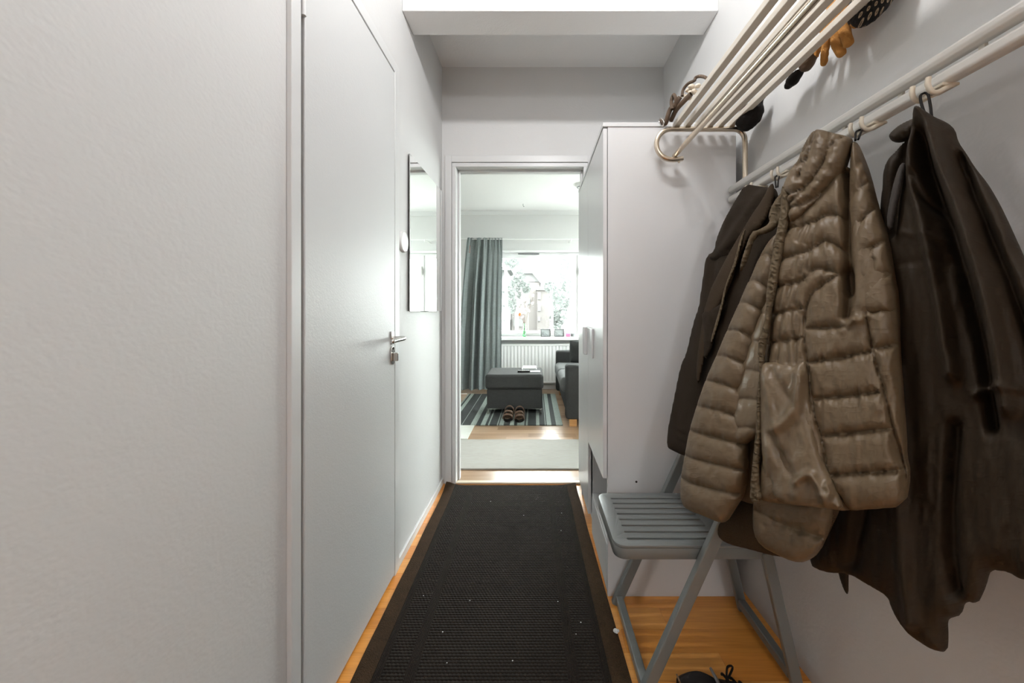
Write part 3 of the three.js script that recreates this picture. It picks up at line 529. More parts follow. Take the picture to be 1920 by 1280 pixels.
// ---------------------------------------------------------------- things on the hat shelf
const P = (u, v, x) => { const d = x * F / (u - VX); return [x, EYE + (VY - v) / F * d, -d]; };   // point on the vertical plane at x that the photo shows at u, v
{
  // tan work glove hanging behind the shelf, fingers down, with a black cuff
  const g = thing('work_glove', 'tan leather work glove with hanging fingers between hat shelf and wall', 'glove', [0.76, 1.70, 0.9]);
  const gx = 0.772, fingers = [
    [P(1540, 75, gx), P(1531, 96, gx), P(1527, 115, gx), 0.0085], [P(1555, 62, gx), P(1547, 92, gx), P(1545, 117, gx), 0.0092],
    [P(1568, 50, gx), P(1568, 82, gx), P(1577, 99, gx), 0.0115], [P(1580, 38, gx), P(1585, 62, gx), P(1591, 80, gx), 0.0115], [P(1588, 22, gx), P(1600, 34, gx), P(1606, 44, gx), 0.0105]];
  const sdf = (x, y, z) => {
    const p = [x, y, z]; let m = capsule(p, P(1570, 10, gx), P(1555, 52, gx), 0.021, 0.02);
    m = smin(m, capsule(p, P(1590, 0, gx), P(1572, 38, gx), 0.018, 0.018), 0.012);
    for (const [a, b, c, r] of fingers) m = smin(m, Math.min(capsule(p, a, b, r * 1.05, r), capsule(p, b, c, r, r * 0.92)), 0.0045);
    return m + (fbm(x * 160, (y + z) * 120, 3, 40) - 0.5) * 0.003;
  };
  part(g, 'glove_body', surfaceNet(sdf, [gx - 0.03, 1.71, -0.98], [gx + 0.03, 1.90, -0.80], 0.0024), M.tan);
  const cx = 0.775, k = thing('dark_glove', 'dark glove with a black knitted cuff drooping behind the hat shelf', 'glove', [0.77, 1.66, 1.03]);
  const cuff = (x, y, z) => { const p = [x, y, z]; return smin(capsule(p, P(1512, 100, cx), P(1488, 150, cx), 0.019, 0.016), capsule(p, P(1500, 118, cx), P(1478, 160, cx), 0.014, 0.011), 0.012) + (fbm(x * 200, (y + z) * 150, 3, 41) - 0.5) * 0.003; };
  part(k, 'cuff', surfaceNet(cuff, [cx - 0.03, 1.66, -1.16], [cx + 0.03, 1.80, -0.98], 0.0026), M.black);
  part(k, 'palm', surfaceNet((x, y, z) => capsule([x, y, z], P(1526, 92, cx), P(1512, 122, cx), 0.019, 0.0175) + (fbm(x * 200, (y + z) * 150, 3, 42) - 0.5) * 0.003, [cx - 0.03, 1.69, -1.07], [cx + 0.03, 1.83, -0.96], 0.0026), M.leather);
  // patterned knitted hat
  const knit = texture(256, 256, (u, v) => { const r = Math.floor(v * 10), x = ((u * 10 + (r & 1 ? 0.5 : 0)) % 1) - 0.5, y = (v * 10 % 1) - 0.5, q = Math.hypot(x * 1.5, y * 1.2); const o = q < 0.38 && q > 0.14 ? 0.6 : q < 0.1 ? 0.42 : 0.05; return [o, o * 0.88, o * 0.72].map(c => c + 0.06 * wrapNoise(u, v, 90, 90, 50)); }, 9, 9, true);
  const hp = P(1634, 8, 0.775);
  const hat = surfaceNet((x, y, z) => { const a = Math.hypot((x - hp[0]) / 0.032, (y - hp[1] - 0.012) / 0.050, (z - hp[2]) / 0.056) - 1; return a * 0.036 + (fbm(y * 60 + x * 40, z * 60, 3, 43) - 0.5) * 0.006; }, [0.735, 1.68, hp[2] - 0.075], [0.816, 1.86, hp[2] + 0.075], 0.003);
  solo('knit_hat', hat, mat(lin(1, 1, 1), 0.95, { map: knit, bumpMap: fuzz, bumpScale: 0.001 }), 'black and cream patterned knitted hat stuffed behind the hat shelf', 'hat');
  // dark cap hanging over the shelf's back edge
  const cp = P(1405, 218, 0.765);
  const cap = surfaceNet((x, y, z) => { let a = (Math.hypot((x - cp[0]) / 0.034, (y - cp[1]) / 0.045, (z - cp[2]) / 0.062) - 1) * 0.036; a = smin(a, capsule([x, y, z], P(1420, 190, 0.77), P(1428, 180, 0.775), 0.016, 0.013), 0.015); return a + (fbm(x * 90, (y + z) * 70, 3, 44) - 0.5) * 0.006; }, [0.715, 1.72, -1.37], [0.813, 1.92, -1.10], 0.0032);
  solo('beanie_hat', cap, M.black, 'soft black beanie slumped at the back end of the hat shelf', 'hat');
  // brown leather belt bag with pale beads, on the front end of the shelf
  const b = thing('beaded_belt', 'brown leather belt coil with pale beads and buckle at the shelf end', 'belt', [0.54, 1.811, 1.28]);
  const q = (u, v, x) => { const p = P(u, v, x); return new THREE.Vector3(...p); };
  part(b, 'strap', merge(
    tube([q(1240, 226, 0.475), q(1247, 232, 0.485), q(1252, 218, 0.49), q(1257, 205, 0.497), q(1264, 198, 0.505), q(1270, 190, 0.513), q(1275, 182, 0.52)], 0.0085, 50, 10),
    tube([q(1260, 205, 0.497), q(1259, 190, 0.497), q(1263, 178, 0.50), q(1267, 186, 0.505), q(1268, 198, 0.51), q(1262, 204, 0.505)], 0.0065, 40, 10),
    tube([q(1279, 180, 0.527), q(1281, 168, 0.53), q(1290, 157, 0.54), q(1302, 151, 0.55), q(1304, 146, 0.555), q(1312, 143, 0.56), q(1322, 145, 0.57), q(1330, 152, 0.58)], 0.0052, 50, 10),
    tube([q(1258, 226, 0.51), q(1268, 206, 0.515), q(1282, 190, 0.525), q(1296, 176, 0.54)], 0.0085, 30, 10)), M.leather);
  part(b, 'buckle', merge(tube([q(1236, 228, 0.472), q(1239, 222, 0.474), q(1245, 229, 0.478), q(1242, 236, 0.478)], 0.003, 30, 8, true)), M.chrome);
  for (const [u, v, s] of [[1297, 163, 1.2], [1290, 169, 0.95], [1308, 161, 1], [1295, 174, 1], [1288, 181, 0.9], [1302, 172, 1.1], [1269, 192, 0.8], [1280, 179, 0.8], [1292, 184, 0.9]]) {
    const c = new THREE.SphereGeometry(0.0085 * s, 14, 10); c.scale(1.25, 0.85, 1); c.rotateZ(rr(-0.6, 0.6)); const p = P(u, v, 0.542 + (u - 1290) * 0.0005); c.translate(...p);
    part(b, 'bead', c, M.shell, 'pale cream bead');
  }
}
// ---------------------------------------------------------------- coats
const A = pts => pts.map(([x, y]) => [1240 + x / 4, 230 + y / 4]), B = pts => pts.map(([x, y]) => [1240 + x / 4, 520 + y / 4]), C = pts => pts.map(([x, y]) => [1240 + x / 4, 780 + y / 4]);
function loop([x0, d0, y0, kd, ky], u, v, hd, lift) {                    // cloth loop from a coat's collar over a hook
  const U = (u - VX) / F, T = (VY - v) / F, d = (x0 - kd * d0 + ky * (EYE - y0)) / (U - kd - ky * T), c = V(U * d, EYE + T * d, d).multiplyScalar(1 - lift / Math.hypot(U * d, d)), h = V(0.7215, 1.5015, hd);
  c.y += (EYE + T * d) - c.y - 0.012;
  const s1 = h.clone().lerp(c, 0.5).add(V(0, 0, 0.006)), s2 = h.clone().lerp(c, 0.5).add(V(0, 0, -0.006));
  return tube([c, s1, h.clone().add(V(-0.004, -0.001, 0.004)), h.clone().add(V(0.004, 0.001, 0)), s2, c.clone().add(V(0.002, 0, -0.004))], 0.0021, 40, 8);
}
{
  // far dark hooded jacket
  const pl = [0.68, 1.15, 1.508, 0, 0.238];
  const c = thing('hooded_jacket', 'dark brown hooded jacket hanging nearest the wardrobe', 'jacket', [0.60, 0.62, 1.15]);
  part(c, 'body', panel({ plane: pl, step: 4, thick: 0.035, rim: 45, back: 0.03, wrinkle: 0.006, scale: [26, 70], z: 60,
    outline: [[1345, 452], [1343, 469], [1324, 480], [1320, 510], [1314, 550], [1311, 575], [1300, 605], [1287, 665], [1277, 682], [1262, 757], [1252, 807], [1250, 838], [1264, 846], [1284, 855], [1330, 862], [1400, 830], [1440, 700], [1465, 560], [1475, 440], [1440, 400], [1380, 420]],
    folds: [{ pts: [[1330, 490], [1325, 560], [1310, 660]], w: 10, a: 0.008 }, { pts: [[1345, 480], [1340, 600], [1320, 760]], w: 9, a: -0.010 }, { pts: [[1262, 770], [1275, 800], [1290, 805]], w: 5, a: 0.006 }, { pts: [[1258, 790], [1275, 815], [1290, 822]], w: 4, a: 0.005 }] }), M.darkCoat);
  part(c, 'hood', panel({ plane: pl, step: 3, thick: 0.045, rim: 32, back: 0.02, wrinkle: 0.008, scale: [40, 26], z: 61, lift: 0.004,
    outline: [[1399, 345], [1425, 350], [1450, 352], [1457, 356], [1462, 375], [1452, 420], [1425, 460], [1395, 480], [1360, 490], [1338, 492], [1328, 480], [1343, 468], [1344, 450], [1360, 412], [1380, 377]],
    folds: [{ pts: [[1440, 360], [1405, 410], [1362, 470]], w: 8, a: 0.012 }, { pts: [[1452, 375], [1425, 425], [1380, 470]], w: 5, a: -0.012 }, { pts: [[1372, 410], [1362, 445], [1345, 465]], w: 7, a: 0.008 }] }), M.darkCoat);
  part(c, 'knit_trim', panel({ plane: pl, step: 3, thick: 0.014, rim: 12, back: 0.01, wrinkle: 0.002, z: 62, lift: 0.048,
    outline: [[1452, 355], [1460, 352], [1462, 380], [1440, 430], [1415, 445], [1395, 490], [1380, 540], [1345, 600], [1330, 680], [1322, 720], [1316, 700], [1322, 640], [1335, 560], [1370, 490], [1415, 415], [1440, 380]] }), M.ribbed);
  part(c, 'zipper', panel({ plane: pl, step: 2.5, thick: 0.006, rim: 5, back: 0.006, wrinkle: 0.003, scale: [5, 5], z: 63, lift: 0.062,
    outline: [[1412, 432], [1405, 455], [1396, 490], [1392, 505], [1376, 540], [1370, 570], [1360, 610], [1350, 640], [1346, 640], [1354, 610], [1366, 570], [1372, 540], [1388, 500], [1393, 480], [1402, 448]] }), M.zipper, 'toothed zip edge');
  part(c, 'lining_flap', panel({ plane: pl, step: 2.5, thick: 0.014, rim: 14, back: 0.008, wrinkle: 0.006, scale: [8, 8], z: 64, lift: 0.052,
    outline: [[1371, 560], [1360, 576], [1345, 580], [1326, 590], [1328, 602], [1330, 640], [1332, 680], [1348, 650], [1350, 620], [1364, 595]] }), M.darkCoat);
  part(c, 'hanging_loop', loop(pl, 1455, 352, 1.0625, 0.045), M.black);

  // felt coat between: only its lower hem and side show
  const fp = [0.665, 0.90, 1.40, -0.22, 0.2];
  const f = thing('felt_coat', 'brown felt coat whose hem shows below the quilted jacket', 'coat', [0.55, 0.52, 0.85]);
  part(f, 'body', panel({ plane: fp, step: 4, thick: 0.02, rim: 40, back: 0.015, wrinkle: 0.004, z: 66, lift: -0.012,
    outline: [[1560, 330], [1500, 420], [1470, 560], [1440, 760], [1412, 905], [1385, 940], [1365, 973], [1346, 980], [1341, 1000], [1347, 1013], [1365, 1023], [1402, 1032], [1452, 1046], [1510, 1052], [1560, 1000], [1600, 860], [1630, 600], [1620, 400]] }), M.felt);
  part(f, 'hanging_loop', loop(fp, 1560, 335, 0.93, 0), M.black);

  // quilted jacket
  const qp = [0.69, 0.768, 1.487, -0.319, 0.216];
  const q = thing('quilted_jacket', 'olive brown quilted puffer jacket with open zip hanging over the chair', 'jacket', [0.55, 0.55, 0.8]);
  part(q, 'inner_lining', panel({ plane: qp, step: 4, thick: 0.012, rim: 30, back: 0.006, wrinkle: 0.004, z: 79, lift: -0.034,
    outline: [[1455, 470], [1405, 640], [1376, 760], [1370, 860], [1376, 940], [1400, 950], [1440, 955], [1480, 900], [1490, 600]] }), M.lining);
  part(q, 'hem_panel', panel({ plane: qp, step: 3, thick: 0.022, rim: 45, back: 0.01, puff: 0.016, seamW: 30, wrinkle: 0.010, scale: [18, 18], z: 70, lift: -0.03,
    outline: C([[680, 400], [670, 560], [655, 720], [660, 880], [720, 980], [830, 1040], [960, 1100], [1060, 1105], [1170, 1030], [1250, 850], [1290, 640], [1200, 480], [900, 420]]), seams: [C([[655, 690], [800, 760], [950, 830], [1100, 885], [1260, 930]]), C([[660, 500], [800, 560], [1100, 600]])] }), M.puffer);
  part(q, 'sleeve', panel({ plane: qp, step: 2.6, thick: 0.045, rim: 40, back: 0.03, puff: 0.018, seamW: 19, wrinkle: 0.006, scale: [14, 20], z: 71, lift: 0.0,
    outline: [...A([[890, 830], [850, 860], [800, 910], [730, 1030], [665, 1190]]), ...B([[650, 50], [590, 190], [510, 370], [430, 560], [340, 760], [275, 950], [215, 1150]]), ...C([[185, 280], [152, 460], [152, 620], [200, 695], [330, 740], [440, 788], [495, 795], [560, 690], [640, 570], [660, 300], [640, 60]]), ...B([[640, 1000], [660, 820], [700, 620], [760, 400], [820, 240], [880, 60]]), ...A([[900, 1100], [910, 900]])],
    seams: [A([[735, 1032], [790, 1004], [840, 1030], [900, 1080]]), A([[640, 1208], [715, 1200], [780, 1235], [850, 1280]]), B([[580, 205], [650, 205], [740, 245], [800, 290]]), B([[495, 405], [560, 405], [660, 435], [740, 480]]), B([[405, 590], [480, 592], [600, 630], [700, 680]]), B([[325, 770], [430, 785], [560, 825], [680, 880]]), B([[265, 958], [400, 980], [540, 1015], [660, 1070]]), B([[205, 1135], [350, 1170], [540, 1215], [660, 1260]]), C([[180, 280], [330, 320], [540, 362], [660, 400]]), C([[150, 452], [330, 500], [560, 555], [660, 580]])] }), M.puffer);
  part(q, 'inner_flap', panel({ plane: qp, step: 2.6, thick: 0.030, rim: 24, back: 0.01, puff: 0.007, seamW: 20, wrinkle: 0.003, z: 72, lift: 0.012,
    outline: B([[850, 60], [800, 170], [740, 280], [670, 460], [610, 700], [560, 900], [535, 1080], [538, 1190], [575, 1240], [640, 1255], [700, 1210], [780, 1150], [840, 1000], [850, 600], [860, 300]]), seams: [B([[720, 280], [840, 290]]), B([[640, 490], [740, 490], [840, 520]]), B([[595, 690], [700, 700], [840, 730]]), B([[545, 905], [700, 912], [840, 930]]), B([[530, 1130], [640, 1112], [720, 1120], [800, 1140]])] }), M.lining);
  part(q, 'front_panel', panel({ plane: qp, step: 2.5, thick: 0.042, rim: 46, back: 0.02, puff: 0.021, seamW: 22, wrinkle: 0.008, scale: [11, 34], z: 73, lift: 0.012,
    outline: [...A([[940, 560], [960, 700], [900, 880], [860, 1080], [845, 1280]]), ...B([[860, 300], [830, 640], [800, 800], [800, 1000], [780, 1280]]), ...C([[760, 400], [755, 600], [840, 630], [1000, 645], [1260, 668], [1380, 686], [1600, 672], [1845, 650], [1880, 420], [1850, 280]]), ...B([[1850, 1200], [1820, 800], [1800, 500], [1800, 300]]), ...A([[1780, 1200], [1690, 1000], [1590, 760], [1500, 520], [1440, 330], [1300, 420], [1150, 600], [1020, 740]])],
    seams: [A([[985, 832], [1110, 815], [1230, 775], [1262, 745], [1330, 735], [1400, 760]]), A([[935, 1052], [1050, 1030], [1200, 985], [1240, 930], [1300, 930], [1400, 990]]), A([[905, 1257], [1110, 1215], [1190, 1130], [1260, 1125], [1400, 1180]]), B([[890, 97], [1000, 75], [1120, 52]]), B([[880, 297], [1000, 270], [1110, 250]]), B([[845, 497], [1000, 480], [1115, 464]]),
      [...A([[1400, 1150], [1300, 1220], [1230, 1262]]), ...B([[1170, 150], [1130, 260], [1118, 450], [1150, 650], [1190, 1000], [1262, 1200]]), ...C([[1300, 420], [1380, 560], [1450, 690]])],
      B([[1130, 400], [1260, 390], [1420, 388]]), B([[1160, 640], [1400, 605], [1600, 560]]), B([[1200, 900], [1430, 880], [1660, 850]]), B([[1270, 1162], [1500, 1135], [1745, 1108]]), C([[1330, 402], [1560, 380], [1840, 364]]),
      [...B([[1570, 300], [1620, 560], [1700, 850], [1755, 1080]]), ...C([[1780, 160], [1850, 400], [1862, 640]])], B([[1610, 272], [1700, 255], [1800, 232]]), B([[1640, 545], [1720, 525], [1800, 500]])],
    folds: [{ pts: A([[1425, 420], [1435, 700], [1440, 1000], [1450, 1280]]), w: 9, a: -0.035 }, { pts: B([[1440, 0], [1440, 160], [1430, 300]]), w: 10, a: -0.035 }, { pts: B([[1460, 330], [1540, 350], [1580, 310]]), w: 6, a: 0.008 }, { pts: B([[1400, 420], [1440, 380], [1500, 350]]), w: 5, a: 0.006 },
      ...[[1100, 830, 1075, 930], [1160, 820, 1130, 950], [1200, 800, 1180, 960], [1070, 1060, 1040, 1180], [1120, 1050, 1100, 1160], [1160, 1030, 1140, 1140]].map(([a, b, c2, d2]) => ({ pts: A([[a, b], [c2, d2]]), w: 4, a: -0.006 })),
      ...[[960, 100, 930, 240], [1020, 100, 1000, 230], [1075, 80, 1050, 220], [960, 300, 930, 460], [1030, 290, 1040, 440], [1085, 290, 1080, 430], [930, 510, 920, 640], [1000, 500, 1010, 640], [1060, 490, 1070, 640]].map(([a, b, c2, d2]) => ({ pts: B([[a, b], [c2, d2]]), w: 4, a: -0.007 }))] }), M.puffer);
  part(q, 'sleeve', panel({ plane: qp, step: 2.6, thick: 0.038, rim: 30, back: 0.02, puff: 0.016, seamW: 20, wrinkle: 0.007, scale: [22, 30], z: 74, lift: 0.022,
    outline: [...A([[1468, 155], [1500, 180], [1540, 270], [1590, 400], [1650, 640], [1730, 880], [1780, 1200]]), ...B([[1795, 120], [1795, 262], [1700, 275], [1600, 285], [1540, 270], [1505, 160]]), ...A([[1490, 1240], [1480, 1080], [1455, 850], [1437, 600], [1440, 350], [1452, 220]])],
    seams: [A([[1435, 612], [1510, 545], [1580, 475], [1625, 462]]), A([[1450, 892], [1530, 790], [1610, 680], [1665, 655]]), A([[1480, 1120], [1600, 960], [1735, 878]]), A([[1500, 1262], [1640, 1160], [1785, 1125]])],
    folds: [{ pts: A([[1530, 330], [1500, 450], [1470, 540]]), w: 6, a: -0.006 }, { pts: A([[1560, 420], [1530, 500]]), w: 5, a: -0.006 }, { pts: A([[1640, 1040], [1630, 1110]]), w: 6, a: -0.007 }, { pts: B([[1600, 20], [1590, 80]]), w: 6, a: -0.006 }] }), M.puffer);
  part(q, 'collar', panel({ plane: qp, step: 2.5, thick: 0.045, rim: 30, back: 0.015, puff: 0.021, seamW: 20, wrinkle: 0.008, scale: [12, 12], z: 75, lift: 0.03,
    outline: A([[1188, 70], [1240, 75], [1310, 97], [1420, 122], [1462, 150], [1440, 260], [1390, 420], [1270, 560], [1150, 680], [1010, 790], [975, 640], [955, 545], [930, 540], [985, 400], [1015, 345], [1070, 290], [1075, 240], [1150, 105]]),
    seams: [A([[1190, 60], [1180, 170], [1160, 260], [1110, 370], [1090, 430]]), A([[1310, 90], [1302, 230], [1250, 370], [1130, 520], [990, 640]]), A([[1430, 120], [1330, 195], [1300, 235]]), A([[945, 560], [1060, 545], [1160, 480], [1200, 440]]), A([[1000, 655], [1170, 600], [1300, 500], [1400, 380]]), A([[1010, 350], [1070, 345], [1110, 320]]), A([[1075, 240], [1110, 245], [1150, 200]])] }), M.puffer);
  part(q, 'pocket_lining', panel({ plane: qp, step: 2.5, thick: 0.022, rim: 26, back: 0.01, wrinkle: 0.010, scale: [26, 60], z: 76, lift: 0.056,
    outline: [...B([[805, 665], [930, 667], [1010, 684], [1080, 674], [1130, 645], [1150, 800], [1165, 1000], [1220, 1270]]), ...C([[1290, 400], [1370, 560], [1410, 682], [1260, 667], [1000, 642], [900, 592], [830, 440], [806, 200]]), ...B([[800, 1000], [792, 760]])],
    folds: [{ pts: B([[830, 760], [900, 1000], [960, 1250]]), w: 9, a: 0.010 }, { pts: B([[1100, 780], [1080, 980], [1000, 1100], [930, 1150]]), w: 10, a: 0.014 }, { pts: C([[1080, 470], [1180, 410], [1230, 480], [1260, 560]]), w: 7, a: 0.012 }, { pts: C([[1300, 500], [1330, 540], [1290, 600]]), w: 8, a: 0.012 }, { pts: B([[900, 740], [1000, 900], [1040, 990]]), w: 8, a: -0.007 }, { pts: C([[900, 150], [980, 320], [1060, 450]]), w: 8, a: -0.009 }] }), M.lining, 'smooth shiny pocket lining');
  const zs = [[1480, 366], [1484, 410], [1475, 450], [1466, 500], [1458, 550], [1453, 590], [1447, 625], [1440, 655], [1441, 690], [1436, 740], [1437, 790], [1433, 840], [1429, 890], [1432, 928]], zw = [6, 9, 9, 9, 9, 5, 6, 8, 4, 4, 5, 6, 7, 12];
  const zo = [...zs.map(([u, v], i) => [u - zw[i], v]), ...zs.map(([u, v], i) => [u + zw[i], v]).reverse()];
  const zp = part(q, 'placket', panel({ plane: qp, step: 2.2, thick: 0.010, rim: 7, back: 0.02, wrinkle: 0.008, scale: [6, 4], z: 77, lift: 0.062, outline: zo }), M.zipper, 'crinkled zip placket');
  part(q, 'hanging_loop', loop(qp, 1604, 268, 0.793, 0.05), M.black);
  part(q, 'collar_flap', panel({ plane: qp, step: 2.5, thick: 0.016, rim: 10, back: 0.01, wrinkle: 0.008, scale: [8, 8], z: 78, lift: 0.02,
    outline: A([[955, 470], [920, 520], [850, 610], [815, 700], [830, 760], [740, 810], [690, 820], [640, 960], [610, 1060], [600, 1140], [660, 1040], [720, 850], [830, 830], [900, 770], [940, 700], [950, 560], [985, 420]]) }), M.zipper);

  // long dark coat nearest the camera
  const lp = [0.69, 0.63, 1.48, 0, 0.054];
  const l = thing('long_coat', 'long near-black coat hanging beside the quilted jacket, hem in points', 'coat', [0.66, 0.53, 0.62]);
  const lo = [[1728, 219], [1742, 214], [1755, 223], [1776, 229], [1792, 244], [1796, 265], [1813, 289], [1828, 314], [1851, 342], [1867, 368], [1884, 400], [1920, 479], [1960, 570], [1995, 800], [1985, 1000], [1960, 1090], [1916, 1086], [1897, 1074], [1887, 1071], [1858, 1066], [1850, 1096], [1844, 1111], [1834, 1131], [1811, 1125], [1803, 1153], [1784, 1157], [1777, 1164], [1779, 1192], [1777, 1221], [1756, 1219], [1725, 1202], [1694, 1177], [1672, 1139], [1666, 1116], [1634, 1099], [1594, 1074], [1550, 1074], [1515, 1057], [1530, 1000], [1580, 800], [1630, 600], [1648, 420], [1655, 357], [1657, 323], [1663, 304], [1682, 284], [1700, 262]];
  part(l, 'body', panel({ plane: lp, step: 4, thick: 0.034, rim: 70, back: 0.03, wrinkle: 0.006, scale: [18, 80], z: 80, outline: lo,
    folds: [{ pts: [[1735, 225], [1722, 300], [1735, 380], [1770, 520], [1800, 700]], w: 14, a: 0.030 }, { pts: [[1750, 230], [1775, 310], [1830, 440], [1880, 620], [1900, 760]], w: 15, a: 0.036 }, { pts: [[1740, 260], [1752, 330], [1800, 460], [1850, 640], [1870, 800]], w: 12, a: -0.033 }, { pts: [[1710, 270], [1690, 340], [1680, 440]], w: 10, a: -0.024 }, { pts: [[1800, 300], [1850, 420], [1910, 560], [1950, 700]], w: 12, a: -0.024 },
      { pts: [[1730, 345], [1745, 390], [1772, 405]], w: 6, a: -0.015 }, { pts: [[1690, 440], [1740, 450], [1785, 460]], w: 6, a: 0.003 }, { pts: [[1700, 500], [1760, 495], [1790, 500]], w: 7, a: -0.003 }, { pts: [[1840, 740], [1880, 720], [1920, 730]], w: 8, a: 0.015 }, { pts: [[1690, 700], [1700, 900], [1720, 1150]], w: 16, a: 0.024 }, { pts: [[1800, 800], [1790, 950], [1800, 1100]], w: 14, a: -0.027 }, { pts: [[1660, 700], [1640, 900], [1610, 1050]], w: 14, a: -0.021 }] }), M.blackCoat);
  part(l, 'hood', panel({ plane: lp, step: 3, thick: 0.03, rim: 22, back: 0.015, wrinkle: 0.008, scale: [20, 14], z: 81, lift: 0.016,
    outline: [[1728, 218], [1705, 228], [1689, 237], [1673, 252], [1676, 261], [1682, 267], [1694, 268], [1710, 262], [1722, 255], [1735, 240], [1738, 222]] }), M.blackCoat);
  part(l, 'front_facing', panel({ plane: lp, step: 3, thick: 0.008, rim: 12, back: 0.01, wrinkle: 0.002, z: 82, lift: 0.044,
    outline: [[1704, 308], [1714, 308], [1706, 350], [1694, 400], [1686, 434], [1676, 418], [1684, 370], [1694, 330]] }), M.greyPanel, 'grey facing strip');
  part(l, 'belt_end', panel({ plane: lp, step: 2.5, thick: 0.008, rim: 7, back: 0.006, wrinkle: 0.002, z: 83, lift: 0.0, outline: [[1568, 1060], [1592, 1060], [1591, 1090], [1591, 1113], [1586, 1113], [1578, 1095]] }), M.blackCoat);
  part(l, 'hanging_loop', loop(lp, 1740, 220, 0.661, 0.02), M.black);
}
// ---------------------------------------------------------------- folding chair
{
  const c = thing('folding_chair', 'grey painted wooden folding chair with slotted seat under the coats', 'chair', [0.50, 0, 1.18]);
  const y1 = 0.425, x0 = 0.232, x1 = 0.66, n0 = 1.030, n1 = 1.326, r = 0.032;
  const outline = [];
  for (const [cx, cd, a0] of [[x0 + r, n0 + r, Math.PI], [x1 - 0.01, n0 + 0.01, Math.PI * 1.5], [x1 - 0.01, n1 - 0.01, 0], [x0 + r, n1 - r, Math.PI / 2]]) { const q = cx > 0.5 ? 0.01 : r; for (let i = 0; i <= 6; i++) { const a = a0 + i / 6 * Math.PI / 2; outline.push([cx + q * Math.cos(a), cd + q * Math.sin(a)]); } }
  const holes = [];
  for (let k = 0; k < 8; k++) { const d = 1.062 + k * 0.0323, w = 0.0054, h = []; for (let i = 0; i <= 6; i++) { const a = Math.PI / 2 + i / 6 * Math.PI; h.push([0.277 + w * Math.cos(a), d + w * Math.sin(a)]); } for (let i = 0; i <= 6; i++) { const a = -Math.PI / 2 + i / 6 * Math.PI; h.push([0.533 + w * Math.cos(a), d + w * Math.sin(a)]); } holes.push(h); }
  const g = extrude(outline, 0.006, 0.0012, holes); g.rotateX(-Math.PI / 2); g.translate(0, y1 - 0.0072, 0);
  part(c, 'seat', toCreasedNormals(g, 0.6), M.chair);
  const k = 0.456, foot = 0.303, onLeg = y => foot + k * y;
  // apron under the seat
  const ap = extrude(outline, 0.030, 0.0006, [[[x0 + 0.022, n0 + 0.016], [x1 - 0.022, n0 + 0.016], [x1 - 0.022, n1 - 0.016], [x0 + 0.022, n1 - 0.016]]]); ap.rotateX(-Math.PI / 2); ap.translate(0, y1 - 0.0396, 0);
  part(c, 'apron', toCreasedNormals(ap, 0.6), M.chair);
  for (const d of [1.0145, 1.3425]) part(c, 'front_leg', bar(V(foot, 0.0, d), V(onLeg(0.82), 0.82, d), 0.034, 0.022, 0.004), M.chair);
  for (const d of [1.040, 1.316]) part(c, 'rear_leg', bar(V(0.765, 0.0, d), V(0.672, 0.40, d), 0.032, 0.018, 0.004), M.chair);
  part(c, 'stretcher', box(0.302, 0.328, 0.012, 0.040, 1.0255, 1.3315, 0.004), M.chair);
  part(c, 'stretcher', box(0.742, 0.768, 0.020, 0.048, 1.049, 1.307, 0.004), M.chair);
  for (const y of [0.60, 0.74]) part(c, 'backrest_slat', box(onLeg(y) - 0.007, onLeg(y) + 0.009, y, y + 0.07, 1.0255, 1.3315, 0.005), M.chair);
}
// ---------------------------------------------------------------- shoe under the chair
{
  const s = thing('black_shoe', 'black lace-up shoe on the floor under the folding chair', 'shoe', [0.52, 0, 0.955]);
  const cz = -0.955, body = (x, y, z) => {
    const t = (x - 0.385) / 0.27;                                                  // heel 0 .. toe 1
    const top = t < 0.42 ? 0.098 + 0.026 * Math.sin(clamp(t / 0.42) * Math.PI) : lerp(0.100, 0.052, smooth((t - 0.42) / 0.5)), wid = 0.034 + 0.012 * smooth(t * 1.6) - 0.012 * smooth((t - 0.8) / 0.3);
    let o = Math.max(Math.hypot(Math.max(Math.abs(x - 0.52) - 0.105, 0), Math.max(Math.abs(z - cz) - wid * 0.55, 0)) - 0.028, y - top * (1 - ((z - cz) / 0.06) ** 2 * 0.5), 0.014 - y);
    const mouth = capsule([x, y, z], [0.405, 0.125, cz], [0.475, 0.125, cz], 0.028, 0.026);
    return Math.max(o, -mouth) + 0.001 * (fbm(x * 90, (y + z) * 90, 2, 90) - 0.5);
  };
  part(s, 'upper', surfaceNet(body, [0.37, 0.0, cz - 0.075], [0.68, 0.13, cz + 0.075], 0.0036), M.black);
  part(s, 'sole', box(0.386, 0.655, 0, 0.018, 0.955 - 0.044, 0.955 + 0.044, 0.009, 3), mat(lin(0.02, 0.018, 0.016), 0.8));
  for (let i = 0; i < 4; i++) { const x = 0.515 + i * 0.024, y = 0.108 - i * 0.011; part(s, 'lace', tube([V(x, y - 0.008, 0.927), V(x + 0.003, y + 0.004, 0.942), V(x, y + 0.006, 0.958), V(x - 0.003, y + 0.002, 0.975), V(x, y - 0.01, 0.986)], 0.0032, 24, 8), M.black); }
  part(s, 'lace_bow', merge(tube([V(0.512, 0.110, 0.955), V(0.525, 0.128, 0.975), V(0.545, 0.118, 0.985), V(0.515, 0.110, 0.958)], 0.0028, 30, 8), tube([V(0.512, 0.110, 0.955), V(0.53, 0.125, 0.935), V(0.55, 0.112, 0.925), V(0.515, 0.110, 0.952)], 0.0028, 30, 8)), M.black);
  part(s, 'heel_loop', bar(V(0.392, 0.095, 0.955), V(0.382, 0.122, 0.955), 0.004, 0.02, 0.0015), M.leather);
  part(s, 'tongue', bar(V(0.500, 0.09, 0.955), V(0.478, 0.128, 0.955), 0.007, 0.045, 0.003), mat(lin(0.14, 0.13, 0.12), 0.8));
}

